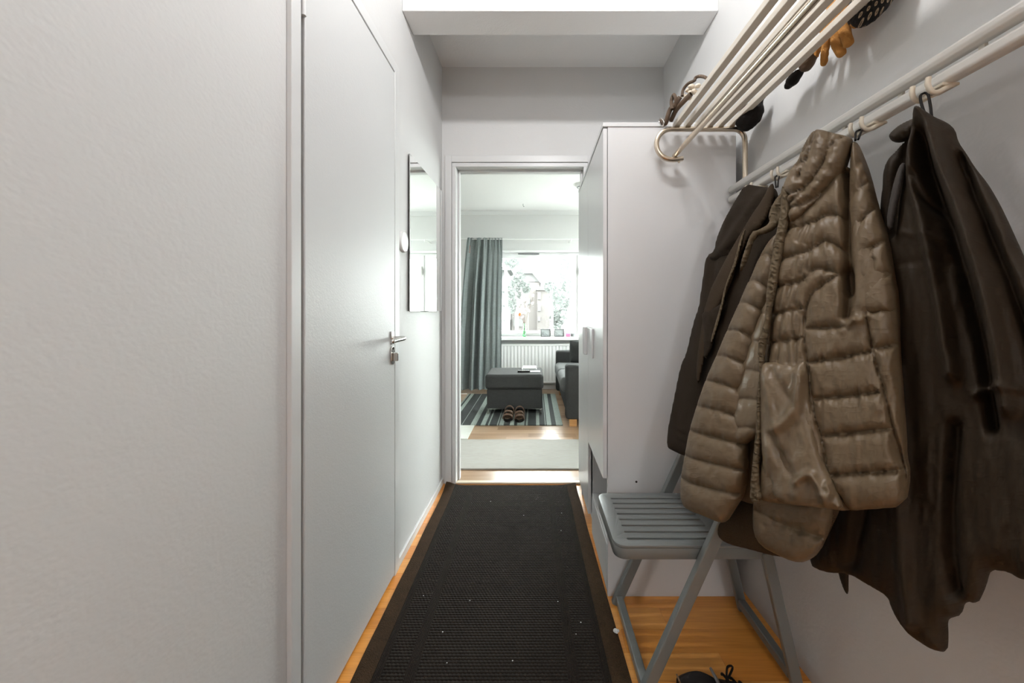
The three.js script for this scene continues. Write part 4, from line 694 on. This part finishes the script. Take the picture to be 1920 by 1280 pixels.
// ---------------------------------------------------------------- living room furniture
function roundedFabric(x0, x1, y0, y1, d0, d1, r, amp = 0.006, z = 100) {
  const g = mergeVertices(new RoundedBoxGeometry(x1 - x0, y1 - y0, d1 - d0, 6, r)), p = g.attributes.position;
  g.translate((x0 + x1) / 2, (y0 + y1) / 2, -(d0 + d1) / 2);
  return boxUV(g);
}
{
  const o = thing('ottoman', 'dark grey fabric storage ottoman on the striped rug', 'ottoman', [-0.217, 0, 4.02]);
  part(o, 'base', roundedFabric(-0.510, 0.076, 0.06, 0.272, 3.785, 4.235, 0.012), M.sofa);
  part(o, 'lid', roundedFabric(-0.527, 0.090, 0.272, 0.43, 3.765, 4.255, 0.032), M.sofa);
  const leg = (x, d, sx, sd) => merge(box(Math.min(x, x + sx * 0.14), Math.max(x, x + sx * 0.14), 0.048, 0.06, Math.min(d, d + sd * 0.04), Math.max(d, d + sd * 0.04), 0.002), box(Math.min(x, x + sx * 0.025), Math.max(x, x + sx * 0.025), 0.0, 0.05, Math.min(d, d + sd * 0.04), Math.max(d, d + sd * 0.04), 0.002));
  for (const [x, d, sx, sd] of [[-0.508, 3.786, 1, 1], [0.074, 3.786, -1, 1], [-0.508, 4.233, 1, -1], [0.074, 4.233, -1, -1]]) part(o, 'leg', leg(x, d, sx, sd)  .translate(0, 0.0105, 0), M.chrome, 'chrome bracket foot');
  const m = thing('magazine_stack', 'white and dark magazines lying on the ottoman', 'magazines', [-0.06, 0.43, 4.10]);
  part(m, 'magazine', box(-0.15, 0.02, 0.431, 0.446, 4.02, 4.20, 0.002), M.greyPlastic);
  part(m, 'magazine', box(-0.14, 0.015, 0.4465, 0.458, 4.04, 4.21, 0.002), M.paper);
  part(m, 'magazine', box(-0.05, 0.055, 0.431, 0.4335, 3.93, 4.015, 0.0005), M.paper);
  const r = thing('remote_control', 'black remote control lying in front of the magazines', 'remote', [-0.11, 0.43, 3.95]);
  part(r, 'body', box(-0.19, -0.055, 0.431, 0.449, 3.90, 3.945, 0.006, 3), M.black);
  for (let i = 0; i < 6; i++) part(r, 'button', box(-0.18 + i * 0.02, -0.17 + i * 0.02, 0.449, 0.451, 3.915, 3.928), M.greyPlastic);
}
{
  const s = thing('sofa', 'dark grey two-seat sofa with wooden block feet beside the window', 'sofa', [0.75, 0, 4.07]);
  part(s, 'base', roundedFabric(0.315, 1.15, 0.07, 0.29, 3.53, 4.62, 0.02), M.sofa);
  part(s, 'arm', roundedFabric(0.295, 1.17, 0.065, 0.585, 3.40, 3.535, 0.03), M.sofa);
  part(s, 'arm', roundedFabric(0.275, 1.17, 0.065, 0.585, 4.615, 4.75, 0.03), M.sofa);
  part(s, 'backrest', roundedFabric(0.95, 1.19, 0.07, 0.82, 3.53, 4.62, 0.05), M.sofa);
  for (const [a, b] of [[3.54, 4.075], [4.08, 4.612]]) part(s, 'seat_cushion', roundedFabric(0.255, 0.96, 0.285, 0.445, a, b, 0.055), M.cushion);
  for (const [x, d] of [[0.33, 3.405], [1.09, 3.405], [0.32, 4.67], [1.09, 4.67]]) part(s, 'leg', box(x, x + 0.07, 0, 0.068, d, d + 0.06, 0.003), M.wood, 'light wooden block foot');
  const f = (x, y, z) => { const a = 0.135, X = (x - 0.56) * Math.cos(0.5) + (z + 4.45) * Math.sin(0.5), Z = -(x - 0.56) * Math.sin(0.5) + (z + 4.45) * Math.cos(0.5), Y = y - 0.588; const e = Math.max(Math.abs(X), Math.abs(Y)) / a; return Math.max(Math.abs(Z) - 0.05 * (1 - e ** 3 * 0.85), Math.hypot(Math.max(Math.abs(X) - a + 0.03, 0), Math.max(Math.abs(Y) - a + 0.03, 0)) - 0.03); };
  const p = thing('throw_pillow', 'grey throw pillow leaning on the sofa by the far arm', 'pillow', [0.56, 0.44, 4.44]);
  part(p, 'cover', surfaceNet(f, [0.38, 0.43, -4.62], [0.74, 0.75, -4.26], 0.008), M.sofa);
  const ed = []; for (const [X, Y] of [[-1, -1], [1, -1], [1, 1], [-1, 1]]) ed.push(new THREE.Vector3(0.56 + X * 0.131 * Math.cos(0.5), 0.588 + Y * 0.131, -4.45 + X * 0.131 * Math.sin(0.5)));
  part(p, 'piping', merge(...ed.map((a, i) => rod(a, ed[(i + 1) % 4], 0.005, 8))), M.cushion, 'pale piped edge');
}
// rugs
{
  const px = x => (840 + x / 3.88 - VX) * 3.44 / F, rx0 = -0.877, rx1 = 0.268;
  const dark = [[68, 100], [105, 165], [205, 238], [272, 292], [302, 356], [365, 373], [405, 450], [481, 502], [555, 566], [580, 641], [665, 705], [711, 718], [752, 786]].map(q => q.map(px));
  const thin = [[-0.86, -0.84], [-0.80, -0.745]];
  const tx = texture(1024, 64, (u, v) => { const x = lerp(rx0, rx1, u), k = [...dark, ...thin].some(([a, b]) => x > a && x < b) ? [0.20, 0.215, 0.215] : [0.56, 0.60, 0.575], n = 0.9 + 0.2 * wrapNoise(u, v, 512, 32, 110); return k.map(c => c * n); }, 1, 1, true);
  const g = new RoundedBoxGeometry(rx1 - rx0, 0.009, 1.29, 2, 0.003); g.translate((rx0 + rx1) / 2, 0.0055, -4.075);
  const p = g.attributes.position, uv = g.attributes.uv; for (let i = 0; i < p.count; i++) uv.setXY(i, (p.getX(i) - rx0) / (rx1 - rx0), -p.getZ(i) * 3);
  solo('striped_rug', g, mat(lin(1, 1, 1), 0.9, { map: tx, bumpMap: weave, bumpScale: 0.001 }), 'grey and pale striped rug under the ottoman', 'rug');
  const pale = texture(512, 512, (u, v) => { const k = 0.9 + 0.12 * wrapNoise(u, v, 30, 160, 111) + 0.06 * wrapNoise(u, v, 9, 14, 112); return [k, k * 0.985, k * 0.95]; }, 1, 1);
  solo('beige_runner', box(-1.45, 1.25, 0.0005, 0.011, 2.475, 3.04, 0.004), mat(lin(0.33, 0.322, 0.305), 0.95, { map: pale, bumpMap: weave, bumpScale: 0.001 }), 'plain pale beige runner lying across the room behind the doorway', 'rug');
  solo('pale_mat', box(-1.3, -0.578, 0.0005, 0.008, 3.06, 3.425, 0.003), mat(lin(0.58, 0.60, 0.57), 0.9, { map: pale }), 'pale grey mat between the beige runner and the striped rug', 'mat');
}
// sandals
{
  const make = (x, d, turn) => {
    const s = thing('sandal', 'brown two-strap leather sandal in front of the ottoman', 'sandal', [x, 0.0105, d], 'pair of sandals by the ottoman');
    const add = (n, g, m2) => { const me = shade(new THREE.Mesh(g, m2)); me.name = n; s.add(me); };
    const o = []; for (let i = 0; i < 40; i++) { const a = i / 40 * Math.PI * 2, t = Math.sin(a), w = 0.040 + 0.010 * (t > 0 ? 1 - (t - 0.45) ** 2 * 2 : -0.6 * t * t); o.push([Math.cos(a) * w, t * 0.128]); }
    const g = extrude(o, 0.022, 0.003); g.rotateX(Math.PI / 2); g.translate(0, 0.025, 0); add('sole', g, M.black);
    const f = extrude(o.map(([a, b]) => [a * 0.9, b * 0.95]), 0.004, 0.001); f.rotateX(Math.PI / 2); f.translate(0, 0.032, 0); add('footbed', f, M.leather);
    const sm = mat(lin(0.11, 0.065, 0.042), 0.45);
    const band = (z, h, w, n2) => { const b = []; for (let k = 0; k <= 14; k++) { const a = k / 14 * Math.PI; b.push(new THREE.Vector3(Math.cos(a) * 0.047, 0.022 + Math.sin(a) ** 0.7 * h, z)); }
      const gs = []; for (const o2 of [-w, -w / 3, w / 3, w]) { const c = tube(b.map(v => v.clone().add(new THREE.Vector3(0, 0, o2))), 0.0055, 30, 8); gs.push(c); } add(n2, merge(gs), sm); };
    band(0.078, 0.040, 0.017, 'toe_strap'); band(0.014, 0.058, 0.017, 'instep_strap'); band(-0.078, 0.082, 0.012, 'heel_strap');
    s.rotation.y = turn; return s;
  };
  make(-0.268, 3.64, -0.04); make(-0.155, 3.62, 0.03);
}
// radiator
{
  const r = thing('radiator', 'white panel radiator below the window', 'radiator', [0.2, 0.10, 4.98]);
  const x0 = -0.62, x1 = 1.35, prof = [[x0, 0]]; const n = Math.round((x1 - x0) / 0.048);
  for (let i = 0; i < n; i++) { const a = x0 + i * 0.048; prof.push([a + 0.004, 0.010], [a + 0.018, 0.010], [a + 0.023, 0.0065], [a + 0.043, 0.0065], [a + 0.047, 0.010]); }
  prof.push([x1, 0.01], [x1, -0.02], [x0, -0.02]);
  const g = extrude(prof, 0.49, 0); g.rotateX(-Math.PI / 2); g.translate(0, 0.13, 0);
  const gg = g; const pp = gg.attributes.position; for (let i = 0; i < pp.count; i++) pp.setZ(i, -pp.getZ(i)); const id = gg.index; gg.translate(0, 0, -4.95);
  part(r, 'panel', toCreasedNormals(gg, 0.4), M.white);
  part(r, 'top_grille', box(x0, x1, 0.62, 0.645, 4.935, 5.01, 0.004), M.white);
  part(r, 'bottom_rim', box(x0, x1, 0.105, 0.132, 4.937, 4.965, 0.005), M.white);
  for (const x of [-0.4, 1.1]) part(r, 'wall_bracket', box(x, x + 0.03, 0.2, 0.6, 4.965, DW - 0.002, 0.002), M.white);
}
// curtain, rail
{
  const top = 2.085, bot = 0.045, nu = 110, nv = 60, pos = [], uv = [], ind = [];
  for (const s of [0, 1]) for (let j = 0; j <= nv; j++) for (let i = 0; i <= nu; i++) {
    const t = i / nu, v = j / nv, y = lerp(top, bot, v), spread = 1 - (1 - v) ** 2.2;
    const xl = lerp(-0.905, -1.035, clamp(v * 1.05) ** 0.75), xr = -0.432 - 0.012 * smooth(v * 1.5);
    const ph = t * 9.2 + 0.5 * Math.sin(t * 5) , amp = lerp(0.014, 0.045, smooth(v * 2.2)) * (t > 0.62 ? lerp(1, 0.35, (t - 0.62) / 0.38) : 1);
    const gather = 0.008 * Math.sin(t * 120) * Math.exp(-(((v - 0.03) / 0.05) ** 2));
    const calm = 1 - 0.78 * smooth((t - 0.45) / 0.2), q2 = t * t * 4.6 + t * 3.2, fold = 1.25 * Math.sin(q2 * Math.PI * 1.55 + 0.5) * amp * calm + 0.3 * amp * calm * Math.sin(t * 41 + v * 1.5) + 0.012 * Math.sin(t * 7 + 1) * v + gather;
    pos.push(lerp(xl, xr, t) + 0.006 * Math.sin(ph * 6.28), y + (v < 0.01 ? 0.006 * (hash(i, 3) - 0.5) : 0), -(4.81 - fold - (s ? 0.002 : 0))); uv.push(t * 0.9, y);
  }
  const n = (nu + 1) * (nv + 1);
  for (let j = 0; j < nv; j++) for (let i = 0; i < nu; i++) { const a = j * (nu + 1) + i, b = a + nu + 1; ind.push(a, b, b + 1, a, b + 1, a + 1, n + a, n + b + 1, n + b, n + a, n + a + 1, n + b + 1); }
  const g = new THREE.BufferGeometry(); g.setAttribute('position', new THREE.Float32BufferAttribute(pos, 3)); g.setAttribute('uv', new THREE.Float32BufferAttribute(uv, 2)); g.setIndex(ind); g.computeVertexNormals();
  const c = thing('curtain', 'grey woven curtain drawn to the side of the window', 'curtain', [-0.72, 0.045, 4.86]);
  part(c, 'cloth', g, M.curtain);
  part(c, 'tie_tassel', merge(rod(V(-0.865, 1.97, 4.75), V(-0.868, 1.885, 4.75), 0.005, 8), new THREE.SphereGeometry(0.009, 8, 8).translate(-0.868, 1.88, -4.75)), mat(lin(0.35, 0.22, 0.20), 0.8), 'thin reddish tassel');
  const r = thing('curtain_rail', 'thin white curtain rail above the window', 'curtain rail', [0, 2.06, 4.86]);
  part(r, 'rail', rod(V(-1.5, 2.068, 4.81), V(1.6, 2.068, 4.81), 0.006), M.white);
  for (const x of [-1.45, 0.485, 1.55]) part(r, 'bracket', merge(rod(V(x, 2.068, 4.805), V(x, 2.068, DW), 0.007), rod(V(x, 2.04, 4.81), V(x, 2.075, 4.81), 0.010)), M.white);
}
// smoke alarm, hook
{
  const s = thing('smoke_alarm', 'round white smoke alarm on the living room ceiling', 'smoke alarm', [0.52, LCEIL, 3.97]);
  part(s, 'housing', lathe([[0, -0.05], [0.03, -0.05], [0.038, -0.04], [0.06, -0.032], [0.068, -0.02], [0.07, 0]], 0.52, LCEIL, 3.97, 32), M.white);
  part(s, 'grille', lathe([[0.044, -0.039], [0.047, -0.043], [0.052, -0.041], [0.054, -0.034]], 0.52, LCEIL, 3.97, 32), M.greyPlastic);
  solo('ceiling_hook', tube([V(-0.155, LCEIL, 4.7), V(-0.155, LCEIL - 0.025, 4.7), V(-0.147, LCEIL - 0.038, 4.7), V(-0.14, LCEIL - 0.03, 4.7)], 0.003, 24, 8), M.greyPlastic, 'small metal hook in the living room ceiling', 'hook');
}
// on the window sill
{
  const sy = WIN.y0 + 0.0005, sd = 4.95, vx = -0.145;
  const v = thing('green_bottle', 'green glass bottle with blossoming twigs on the window sill', 'bottle', [vx, sy, sd]);
  part(v, 'glass_body', lathe([[0, 0.002], [0.024, 0.002], [0.026, 0.01], [0.024, 0.03], [0.020, 0.055], [0.023, 0.085], [0.018, 0.11], [0.012, 0.15], [0.010, 0.185], [0.012, 0.19], [0.008, 0.189], [0.009, 0.15], [0.015, 0.11], [0.019, 0.085], [0.016, 0.055], [0.020, 0.03], [0.022, 0.012], [0, 0.008]], vx, sy, sd), M.greenGlass);
  const bl = new THREE.IcosahedronGeometry(0.017, 1), bp = bl.attributes.position;
  for (let i = 0; i < bp.count; i++) { const k = 0.75 + 0.5 * hash(Math.round(bp.getX(i) * 7000), Math.round(bp.getY(i) * 7000), Math.round(bp.getZ(i) * 7000)); bp.setXYZ(i, bp.getX(i) * k, bp.getY(i) * k * 1.5, bp.getZ(i) * k); } bl.computeVertexNormals();
  for (const [dx, dy, dz, n] of [[-0.125, 0.62, 0.02, 6], [-0.05, 0.66, 0.04, 8], [0.02, 0.60, -0.02, 5], [0.14, 0.62, 0.0, 3], [-0.10, 0.40, -0.03, 4]]) {
    const pts = [V(vx, sy + 0.03, sd), V(vx + dx * 0.1, sy + 0.2, sd + dz * 0.2), V(vx + dx * 0.55, sy + 0.2 + (dy - 0.2) * 0.5, sd + dz * 0.6), V(vx + dx, sy + dy, sd + dz)], cv = new THREE.CatmullRomCurve3(pts);
    const tw = part(v, 'twig', new THREE.TubeGeometry(cv, 24, 0.0026, 6), M.twig);
    for (let i = 0; i < n; i++) { const p = cv.getPoint(lerp(0.5, 1, (i + 0.5) / n)); part(tw, 'blossom', bl.clone().rotateZ(rr(-0.7, 0.7)).translate(p.x + rr(-0.016, 0.016), p.y, p.z + rr(-0.012, 0.012)), i === 1 && dx === -0.10 ? mat(lin(0.72, 0.22, 0.06), 0.7) : M.petal); }
  }
  for (const [x, label, z] of [[0.148, 'dark-framed small picture on the sill nearer the green bottle', 120], [0.336, 'dark-framed small picture on the sill beside the pink box', 121]]) {
    const f = thing('picture_frame', label, 'picture frame', [x, sy, sd], 'small picture frames on the window sill');
    const w = 0.068, h = 0.107, b = 0.008;
    const img = texture(96, 72, (u, q) => { const n = fbm(u * 5, q * 4, 4, z), l = q > 0.45 + 0.25 * Math.sin(u * 5 + z) ? 0.72 : 0.40 + 0.4 * n; return [l * 0.97, l, l]; }, 1, 1, true);
    const fm = mat(lin(0.055, 0.06, 0.055), 0.5);
    part(f, 'frame', merge(box(x - w, x - w + b, sy, sy + h, sd, sd + 0.014, 0.002), box(x + w - b, x + w, sy, sy + h, sd, sd + 0.014, 0.002), box(x - w + b, x + w - b, sy, sy + b, sd, sd + 0.014, 0.002), box(x - w + b, x + w - b, sy + h - b, sy + h, sd, sd + 0.014, 0.002), box(x - w + b, x + w - b, sy + b, sy + h - b, sd + 0.009, sd + 0.013)), fm);
    const pg = new THREE.PlaneGeometry(2 * (w - b), h - 2 * b); pg.translate(x, sy + h / 2, -(sd + 0.008));
    part(f, 'print', pg, mat(lin(1, 1, 1), 0.5, { map: img }));
    part(f, 'stand', bar(V(x, sy + 0.08, sd + 0.014), V(x, sy + 0.003, sd + 0.05), 0.03, 0.003, 0.001), fm);
  }
  solo('pink_box', box(0.432, 0.488, sy, sy + 0.045, sd, sd + 0.04, 0.004), M.pink, 'small pink box at the end of the window sill', 'box');
  solo('grey_tin', lathe([[0, 0.002], [0.03, 0.002], [0.032, 0.004], [0.032, 0.044], [0.029, 0.047], [0, 0.047]], 0.528, sy, sd + 0.02, 24), M.greyPlastic, 'small grey tin beside the pink box', 'tin');
}
// power strip and cables by the curtain
{
  const p = thing('wall_socket', 'white double wall socket low beside the curtain', 'socket', [-1.08, 0.10, DW]);
  part(p, 'cover', box(-1.17, -1.02, 0.10, 0.18, DW - 0.03, DW - 0.0142, 0.004), M.white);
  for (const x of [-1.14, -1.075]) part(p, 'outlet', rod(V(x + 0.01, 0.14, DW - 0.0305), V(x + 0.01, 0.14, DW - 0.024), 0.02), M.greyPlastic);
  solo('black_cable', tube([V(-1.02, 0.79, 4.98), V(-1.06, 0.76, 4.98), V(-1.085, 0.68, 4.99), V(-1.09, 0.55, 5.0), V(-1.095, 0.30, 5.01), V(-1.09, 0.19, 5.01)], 0.0045, 50, 8), M.black, 'thin black cable hanging down the wall beside the curtain', 'cable');
  solo('white_cable', tube([V(-1.05, 0.13, DW - 0.035), V(-1.03, 0.16, 4.95), V(-1.06, 0.07, 4.86), V(-1.06, 0.006, 4.78), V(-1.02, 0.006, 4.725), V(-0.9, 0.006, 4.735)], 0.004, 60, 8), M.white, 'white cable looping from the socket onto the floor', 'cable');
}
// ---------------------------------------------------------------- outdoors
const X = { brick: mat(lin(0.118, 0.108, 0.104), 0.9), render: mat(lin(0.13, 0.13, 0.128), 0.9), roof: mat(lin(0.10, 0.105, 0.105), 0.8), pane: mat(lin(0.115, 0.125, 0.13), 0.5), frame: mat(lin(0.17, 0.17, 0.17), 0.7), leaf: mat(lin(0.106, 0.117, 0.110), 0.9, { transmission: 0.3, thickness: 0 }), leaf2: mat(lin(0.112, 0.123, 0.117), 0.9, { transmission: 0.3, thickness: 0 }), bark: mat(lin(0.15, 0.15, 0.147), 0.9), ground: mat(lin(0.16, 0.165, 0.155), 0.95) };
structure('ground', box(-60, 60, -4.4, -4.2, -40, 110), X.ground);
{
  const atX = (u, d) => (u - VX) / F * d, atY = (v, d) => EYE + (VY - v) / F * d;
  const dB = 42, b = thing('apartment_building', 'pale brick apartment building with pitched roof seen through the window', 'building', [-1, -4.2, dB + 3]);
  const rect = (u0, u1, v0, v1, d, t) => box(atX(u0, d), atX(u1, d), atY(v1, d), atY(v0, d), d, d + t);
  part(b, 'wall', box(atX(950, dB), atX(1012, dB), -4.2, atY(528, dB), dB, dB + 8), X.brick);
  const gx = extrude([[atX(950, dB), atY(528, dB)], [atX(950, dB), atY(514, dB)], [atX(998, dB), atY(513, dB)], [atX(1012, dB), atY(529, dB)]], 8); gx.translate(0, 0, -dB - 8); part(b, 'gable', gx, X.render);
  const rf = extrude([[atX(946, dB), atY(514, dB)], [atX(946, dB), atY(511, dB)], [atX(998.5, dB), atY(510.5, dB)], [atX(1015, dB), atY(530, dB)], [atX(1014, dB), atY(532, dB)], [atX(998, dB), atY(513, dB)]], 9); rf.translate(0, 0, -dB - 8.5); part(b, 'roof', rf, X.roof);
  part(b, 'annex', box(atX(1007, dB), atX(1030, dB), -4.2, atY(545, dB), dB - 1.5, dB + 6), X.brick);
  part(b, 'annex_roof', box(atX(1005, dB), atX(1032, dB), atY(545, dB), atY(543, dB), dB - 1.8, dB + 6.3), X.frame);
  for (const [u0, u1, v0, v1] of [[1008, 1013, 594, 602], [1008, 1014, 548, 561], [1008, 1014, 573, 583]]) { const w = part(b, 'window', rect(u0, u1, v0, v1, dB - 1.62, 0.15), X.frame); part(w, 'pane', rect(u0 + 0.8, u1 - 0.8, v0 + 0.8, v1 - 0.8, dB - 1.66, 0.1), X.pane); }
  for (const [u0, u1, v0, v1] of [[962, 968, 535, 545], [975, 981, 535, 545], [988, 994, 535, 545], [962, 968, 560, 570], [975, 981, 560, 570], [988, 994, 560, 570]]) { const w = part(b, 'window', rect(u0, u1, v0, v1, dB - 0.1, 0.15), X.frame); part(w, 'pane', rect(u0 + 0.8, u1 - 0.8, v0 + 0.8, v1 - 0.8, dB - 0.14, 0.1), X.pane); }
  const g = thing('garage_wing', 'low brick wing with a wide white door in front of the apartment building', 'building', [-1.5, -4.2, 34]);
  part(g, 'wall', box(atX(959, 34), atX(990, 34), -4.2, atY(581, 34), 34, 38), X.brick);
  part(g, 'door', rect(962, 980, 598, 612, 33.9, 0.2), X.render);
  const l = thing('balcony_building', 'pale building with stacked glazed balconies beside the curtain edge', 'building', [-3.4, -4.2, 30]);
  part(l, 'wall', box(atX(915, 30), atX(951, 30), -4.2, atY(507, 30), 30.6, 36), X.render);
  part(l, 'roof', box(atX(912, 30), atX(959, 30), atY(507, 30), atY(501, 30), 29.6, 36.4), X.roof);
  for (const v of [533, 559, 586]) { part(l, 'balcony', rect(940, 956, v, v + 13, 29.4, 1.2), X.frame); part(l, 'balcony_glazing', rect(941, 955, v - 11, v, 29.8, 0.1), X.pane); }
  const tree = (label, u, d, base, crown, n, m2, tr) => {
    const t = thing('tree', label, 'tree', [atX(u, d), -4.2, d], 'trees outside the window'), x = atX(u, d), top = atY(base, d);
    part(t, 'trunk', tube([V(x, -4.2, d), V(x + 0.05, lerp(-4.2, top, 0.5), d), V(x, top, d)], tr, 16, 8), X.bark);
    const pos = [], ind = [];
    for (let i = 0; i < n; i++) {
      const [cu, cv, ru, rv] = crown[Math.floor(rnd() * crown.length)], a = rnd() * 6.283, e = Math.sqrt(rnd()), c = V(atX(cu + Math.cos(a) * ru * e, d), atY(cv + Math.sin(a) * rv * e, d), d + rr(-1.5, 1.5)), s = rr(0.08, 0.2) * d / 25;
      const p = new THREE.Vector3(rr(-1, 1), rr(-1, 1), rr(-0.6, 0.6)).normalize().multiplyScalar(s), q = new THREE.Vector3(rr(-1, 1), rr(-1, 1), rr(-0.6, 0.6)).normalize().multiplyScalar(s * 0.7), k = pos.length / 3;
      for (const w of [c.clone().add(p), c.clone().add(q), c.clone().sub(p), c.clone().sub(q)]) pos.push(w.x, w.y, w.z);
      ind.push(k, k + 1, k + 2, k, k + 2, k + 3);
    }
    const g2 = new THREE.BufferGeometry(); g2.setAttribute('position', new THREE.Float32BufferAttribute(pos, 3)); g2.setIndex(ind); g2.computeVertexNormals();
    part(t, 'crown', g2, m2);
  };
  tree('leafy tree before the apartment building', 968, 27, 535, [[966, 540, 14, 22], [974, 526, 12, 12], [960, 566, 8, 20], [985, 538, 8, 10]], 900, X.leaf, 0.14);
  tree('overhanging branch tree above the balcony building', 948, 22, 470, [[950, 490, 9, 7], [966, 492, 8, 5], [975, 507, 6, 3], [958, 497, 8, 5]], 260, X.leaf2, 0.1);
  tree('tall birch with a broad pale trunk at the window edge', 1073, 13, 380, [[1062, 490, 8, 12], [1055, 515, 7, 14], [1075, 470, 12, 10], [1068, 540, 6, 20]], 420, X.leaf2, 0.11);
  tree('slim birch right of the brick annex', 1034, 24, 500, [[1040, 545, 12, 14], [1028, 535, 8, 8], [1048, 560, 10, 18]], 500, X.leaf2, 0.08);
  tree('dense tree behind the slim birch', 1050, 36, 540, [[1050, 575, 14, 36], [1060, 545, 10, 30], [1042, 600, 10, 16]], 1100, X.leaf, 0.14);
}
renderer.render(scene, camera);
